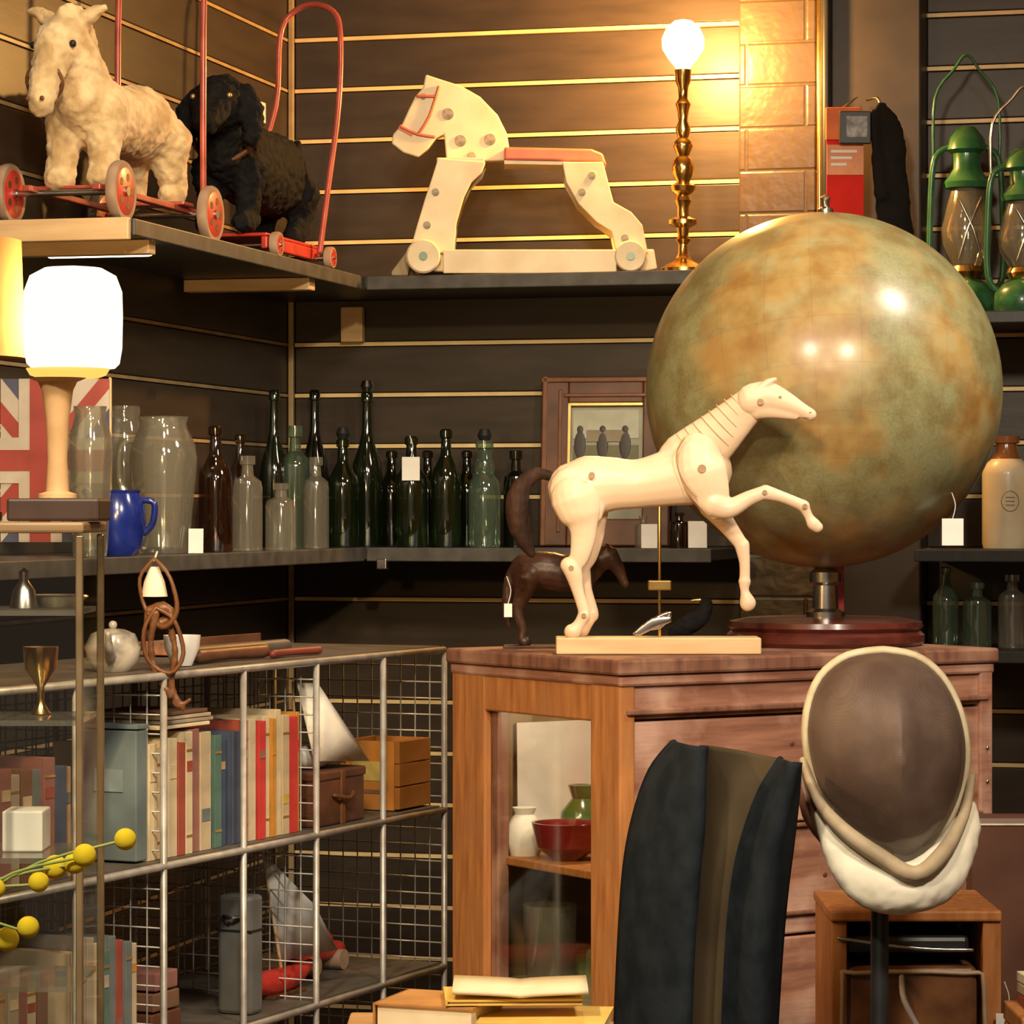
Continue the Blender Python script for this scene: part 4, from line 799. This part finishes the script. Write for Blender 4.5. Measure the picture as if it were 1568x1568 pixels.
o.box('seat',(o.L(1080,0).x+.02,.28,.42-o.e.location.z),(.22,.26,.10),navy,.02)
# ================================================================= CASES RIGHT
d=4.02; o=site('wooden_side_table',1390,1560,d); tz=.70
o.e.location.z=0
o.box('top',(0,0,tz-.015),(.23,.24,.03),pine,.003)
for i,(x,y) in enumerate([(-.10,-.10),(.10,-.10),(-.10,.10),(.10,.10)]): o.box('leg_%d'%i,(x,y,tz/2-.015),(.025,.025,tz-.03),pine,.002)
o=site('wooden_drawer_box',1388,1560,d); o.e.location.z=tz+.001; k=o.s
zz=lambda py:(1.5+(CX-py)*k)-(tz+.001)
T=zz(1378); x0=(1258-1388)*k; x1=(1514-1388)*k
o.box('lid',((x0+x1)/2,.0,T-.007),(x1-x0,.22,.014),pine,.003); o.box('side_l',(x0+.012,0,(T-.014)/2),(.02,.21,T-.015),pine,.002); o.box('side_r',(x1-.012,0,(T-.014)/2),(.024,.21,T-.015),pine,.002)
o.box('back',((x0+x1)/2,.1,(T-.014)/2),(x1-x0-.05,.01,T-.016),leatherd,0)
o.box('inner_case',((x0+x1)/2-.005,-.01,(T-.07)/2),(x1-x0-.05,.19,T-.075),leather,.008)
o.box('black_fold',((x0+x1)/2-.01,-.02,T-.045),(x1-x0-.06,.16,.022),black,.006)
o.tube('silver_edge',[(-.1,-.108,T-.035,.0025),(0,-.108,T-.048,.0025),(.07,-.108,T-.05,.0025)],steel,8)
o.tube('case_piping',[(-.095,-.107,.01,.003),(-.095,-.107,T-.095,.003),(-.08,-.107,T-.08,.003),(.06,-.107,T-.08,.003),(.085,-.107,T-.10,.003),(.085,-.107,.01,.003)],M('piping_tan',(.42,.31,.2)),8,3)
o.tube('handle',[(-.02,-.11,T-.085,.004),(-.02,-.135,T-.11,.004),(.0,-.14,T-.15,.004)],M('strap_grey',(.35,.3,.27)))
tag(o,(.112,-.115,T-.15),.026,.04)
o=site('leather_chair',1560,1400,4.34); o.e.location.z=0
T=1.5+(CX-1247)*4.34/F
o.box('back',(.02,.0,T/2+.2),(.185,.05,T-.4),M('brown_hide',(.11,.048,.03),(.075,.032,.02),rough=.45,scale=10),.012); o.box('seat',(.02,-.18,.43),(.185,.30,.08),leatherd,.015)
for i,(x,y) in enumerate([(-.05,-.3),(.09,-.3),(-.05,.0),(.09,.0)]): o.box('leg_%d'%i,(x,y,.2),(.025,.025,.385),pine,.002)
o.tube('stitching',[(-.06,-.026,T-.012,.0015),(.1,-.026,T-.012,.0015)],trimc,6,1)
o=site('wooden_stool',1600,1500,3.75); o.e.location.z=0; zs_=1.5+(CX-1545)*3.75/F
o.box('top',(.02,0,zs_-.012),(.12,.14,.024),pine,.003)
for i,(x,y) in enumerate([(-.03,-.06),(.07,-.06),(-.03,.06),(.07,.06)]): o.box('leg_%d'%i,(x,y,(zs_-.024)/2),(.018,.018,zs_-.026),pine,.002)
o=site('stacked_books',1600,1500,3.75); o.e.location.z=zs_
for i in range(3): o.box('cover_%d'%i,(.02,0,.006+.0135*i),(.09-.004*i,.11,.012),[bookc[1],bookc[2],paper][i],.001,rz=.05*i)
# ================================================================= FOREGROUND TABLE
d=3.15; o=site('wooden_counter',740,1560,d); zt1=1.5+(CX-1552)*3.3/F; o.e.location.z=0
cm=M('counter_tan',(.56,.32,.14),(.45,.24,.09),rough=.45,scale=6,st=(1,8,8))
o.ext('top',[(-.145,zt1-.03),(.13,zt1-.03),(.13,zt1),(-.145,zt1)],-.25,.16,cm,.003,pxc=False)
for i,(x,y) in enumerate([(-.12,-.22),(.11,-.22),(-.12,.13),(.11,.13)]): o.box('leg_%d'%i,(x,y,(zt1-.03)/2),(.035,.035,zt1-.032),pine,.003)
o=site('stack_of_old_books',740,1560,d); o.e.location.z=zt1
def bk(o,n,c,sz,m,rz):
    w_,d_,h_=sz; o.box(n+'_cover_bottom',(c[0],c[1],c[2]+.001),(w_,d_,.002),m,0,rz=rz); o.box(n+'_pages',(c[0],c[1],c[2]+h_/2),(w_-.006,d_-.006,h_-.0045),paper,0,rz=rz); o.box(n+'_cover_top',(c[0],c[1],c[2]+h_-.001),(w_,d_,.002),m,0,rz=rz); o.box(n+'_spine',(c[0]-math.cos(rz)*(w_/2),c[1]-math.sin(rz)*(w_/2),c[2]+h_/2),(.002,d_,h_),m,0,rz=rz)
tanb=M('book_tan',(.52,.25,.08),(.4,.18,.05)); yel=M('book_yellow',(.80,.56,.14),(.7,.45,.09))
bk(o,'book_1',(-.045,.06,.0005),(.11,.10,.030),tanb,-.35); bk(o,'book_2',(.065,.03,.0005),(.13,.12,.018),yel,-.12)
bk(o,'book_3',(.03,.05,.032),(.14,.09,.006),yel,.05)
V=[];Fc=[];nn=12
for j in range(2):
    for i in range(nn+1):
        u=-1+2*i/nn; V.append(Vector((.038+u*.07,.0+j*.10,.0405+.004*abs(u)**.6+.002)))
for i in range(nn): Fc.append((i,i+1,nn+2+i,nn+1+i))
o.put('open_pamphlet',(V,Fc),paper,True,solid=.005)
# ================================================================= LIGHTS
def add_spot(i,p,tgt,e,col,size,spot=None):  # unseen spots: one key for the globe highlight, the rest added fill
    o=O('key_fill_spotlight',p,0); dr=(Vector(tgt)-Vector(p)).normalized()
    q=dr.to_track_quat('-Z','Y').to_euler()
    ob=o.lathe('can',[(.0,.17),(.05,.17),(.055,.16),(.06,.0),(.057,0),(.052,.15),(0,.15)],black); ob.rotation_euler=q  # can and arm are modelled on the added fill spots too
    o.tube('drop_arm',[(*(-dr*.14),.006),(-dr.x*.14,-dr.y*.14,2.995-p[2],.006)],black,8,1)
    l=bpy.data.lights.new('lamp','SPOT'); l.energy=e; l.color=col; l.shadow_soft_size=size; l.spot_size=math.radians(spot or 70); l.spot_blend=.8
    lo=bpy.data.objects.new('lamp_%d'%i,l); COL.objects.link(lo); lo.parent=o.e; lo.rotation_euler=q; lo.location=dr*.01
gc=camxy(.4768,gd,1.67)
def cx3(x,d,z):
    v=camxy(x,d,z); return (v.x,v.y,v.z)
add_spot(0,cx3(1.27,4.05,2.75),gc,78,(1,.87,.68),.16,60)
add_spot(1,cx3(-.15,2.2,2.75),cx3(-.2,5.0,1.3),155,(1,.84,.63),.14,75)  # added front fill from the left, unseen
add_spot(2,cx3(.9,2.0,2.75),cx3(.5,4.2,1.1),160,(1,.86,.68),.14,75)  # added front fill from the right, unseen
add_spot(3,cx3(-.25,4.2,2.8),cx3(-.5,5.2,2.0),24,(1,.81,.56),.06,100)  # added fill over the upper left shelf, unseen
add_spot(4,cx3(-.7,1.7,2.75),cx3(-.42,3.1,1.1),200,(1,.86,.62),.06,50)  # unseen spot added to brighten the flowers and display case
add_spot(5,cx3(.25,.7,2.6),cx3(-.25,6.0,1.55),240,(1,.78,.44),.06,20)  # unseen spot added to brighten the bottles and wall under the upper shelf
def pt(n,p,e,col,r):
    l=bpy.data.lights.new(n,'POINT'); l.energy=e; l.color=col; l.shadow_soft_size=r; lo=bpy.data.objects.new(n,l); COL.objects.link(lo); lo.location=p; return lo
pt('bulb_light',lampp,105,(1,.52,.15),.02)
pt('torch_light',torchp,75,(1,.62,.24),.03)
w=bpy.data.worlds.new('world'); bpy.context.scene.world=w; w.use_nodes=True
b=w.node_tree.nodes['Background']; b.inputs[0].default_value=(1,.82,.62,1); b.inputs[1].default_value=.28
try: bpy.context.scene.view_settings.view_transform='Standard'
except Exception: pass
# ================================================================= CAMERA
c=bpy.data.cameras.new('camera'); c.lens=F/1568*36; c.sensor_width=36; co=bpy.data.objects.new('camera',c); COL.objects.link(co)
co.location=CAM; co.rotation_euler=(math.pi/2,0,A); c.clip_start=.05; bpy.context.scene.camera=co
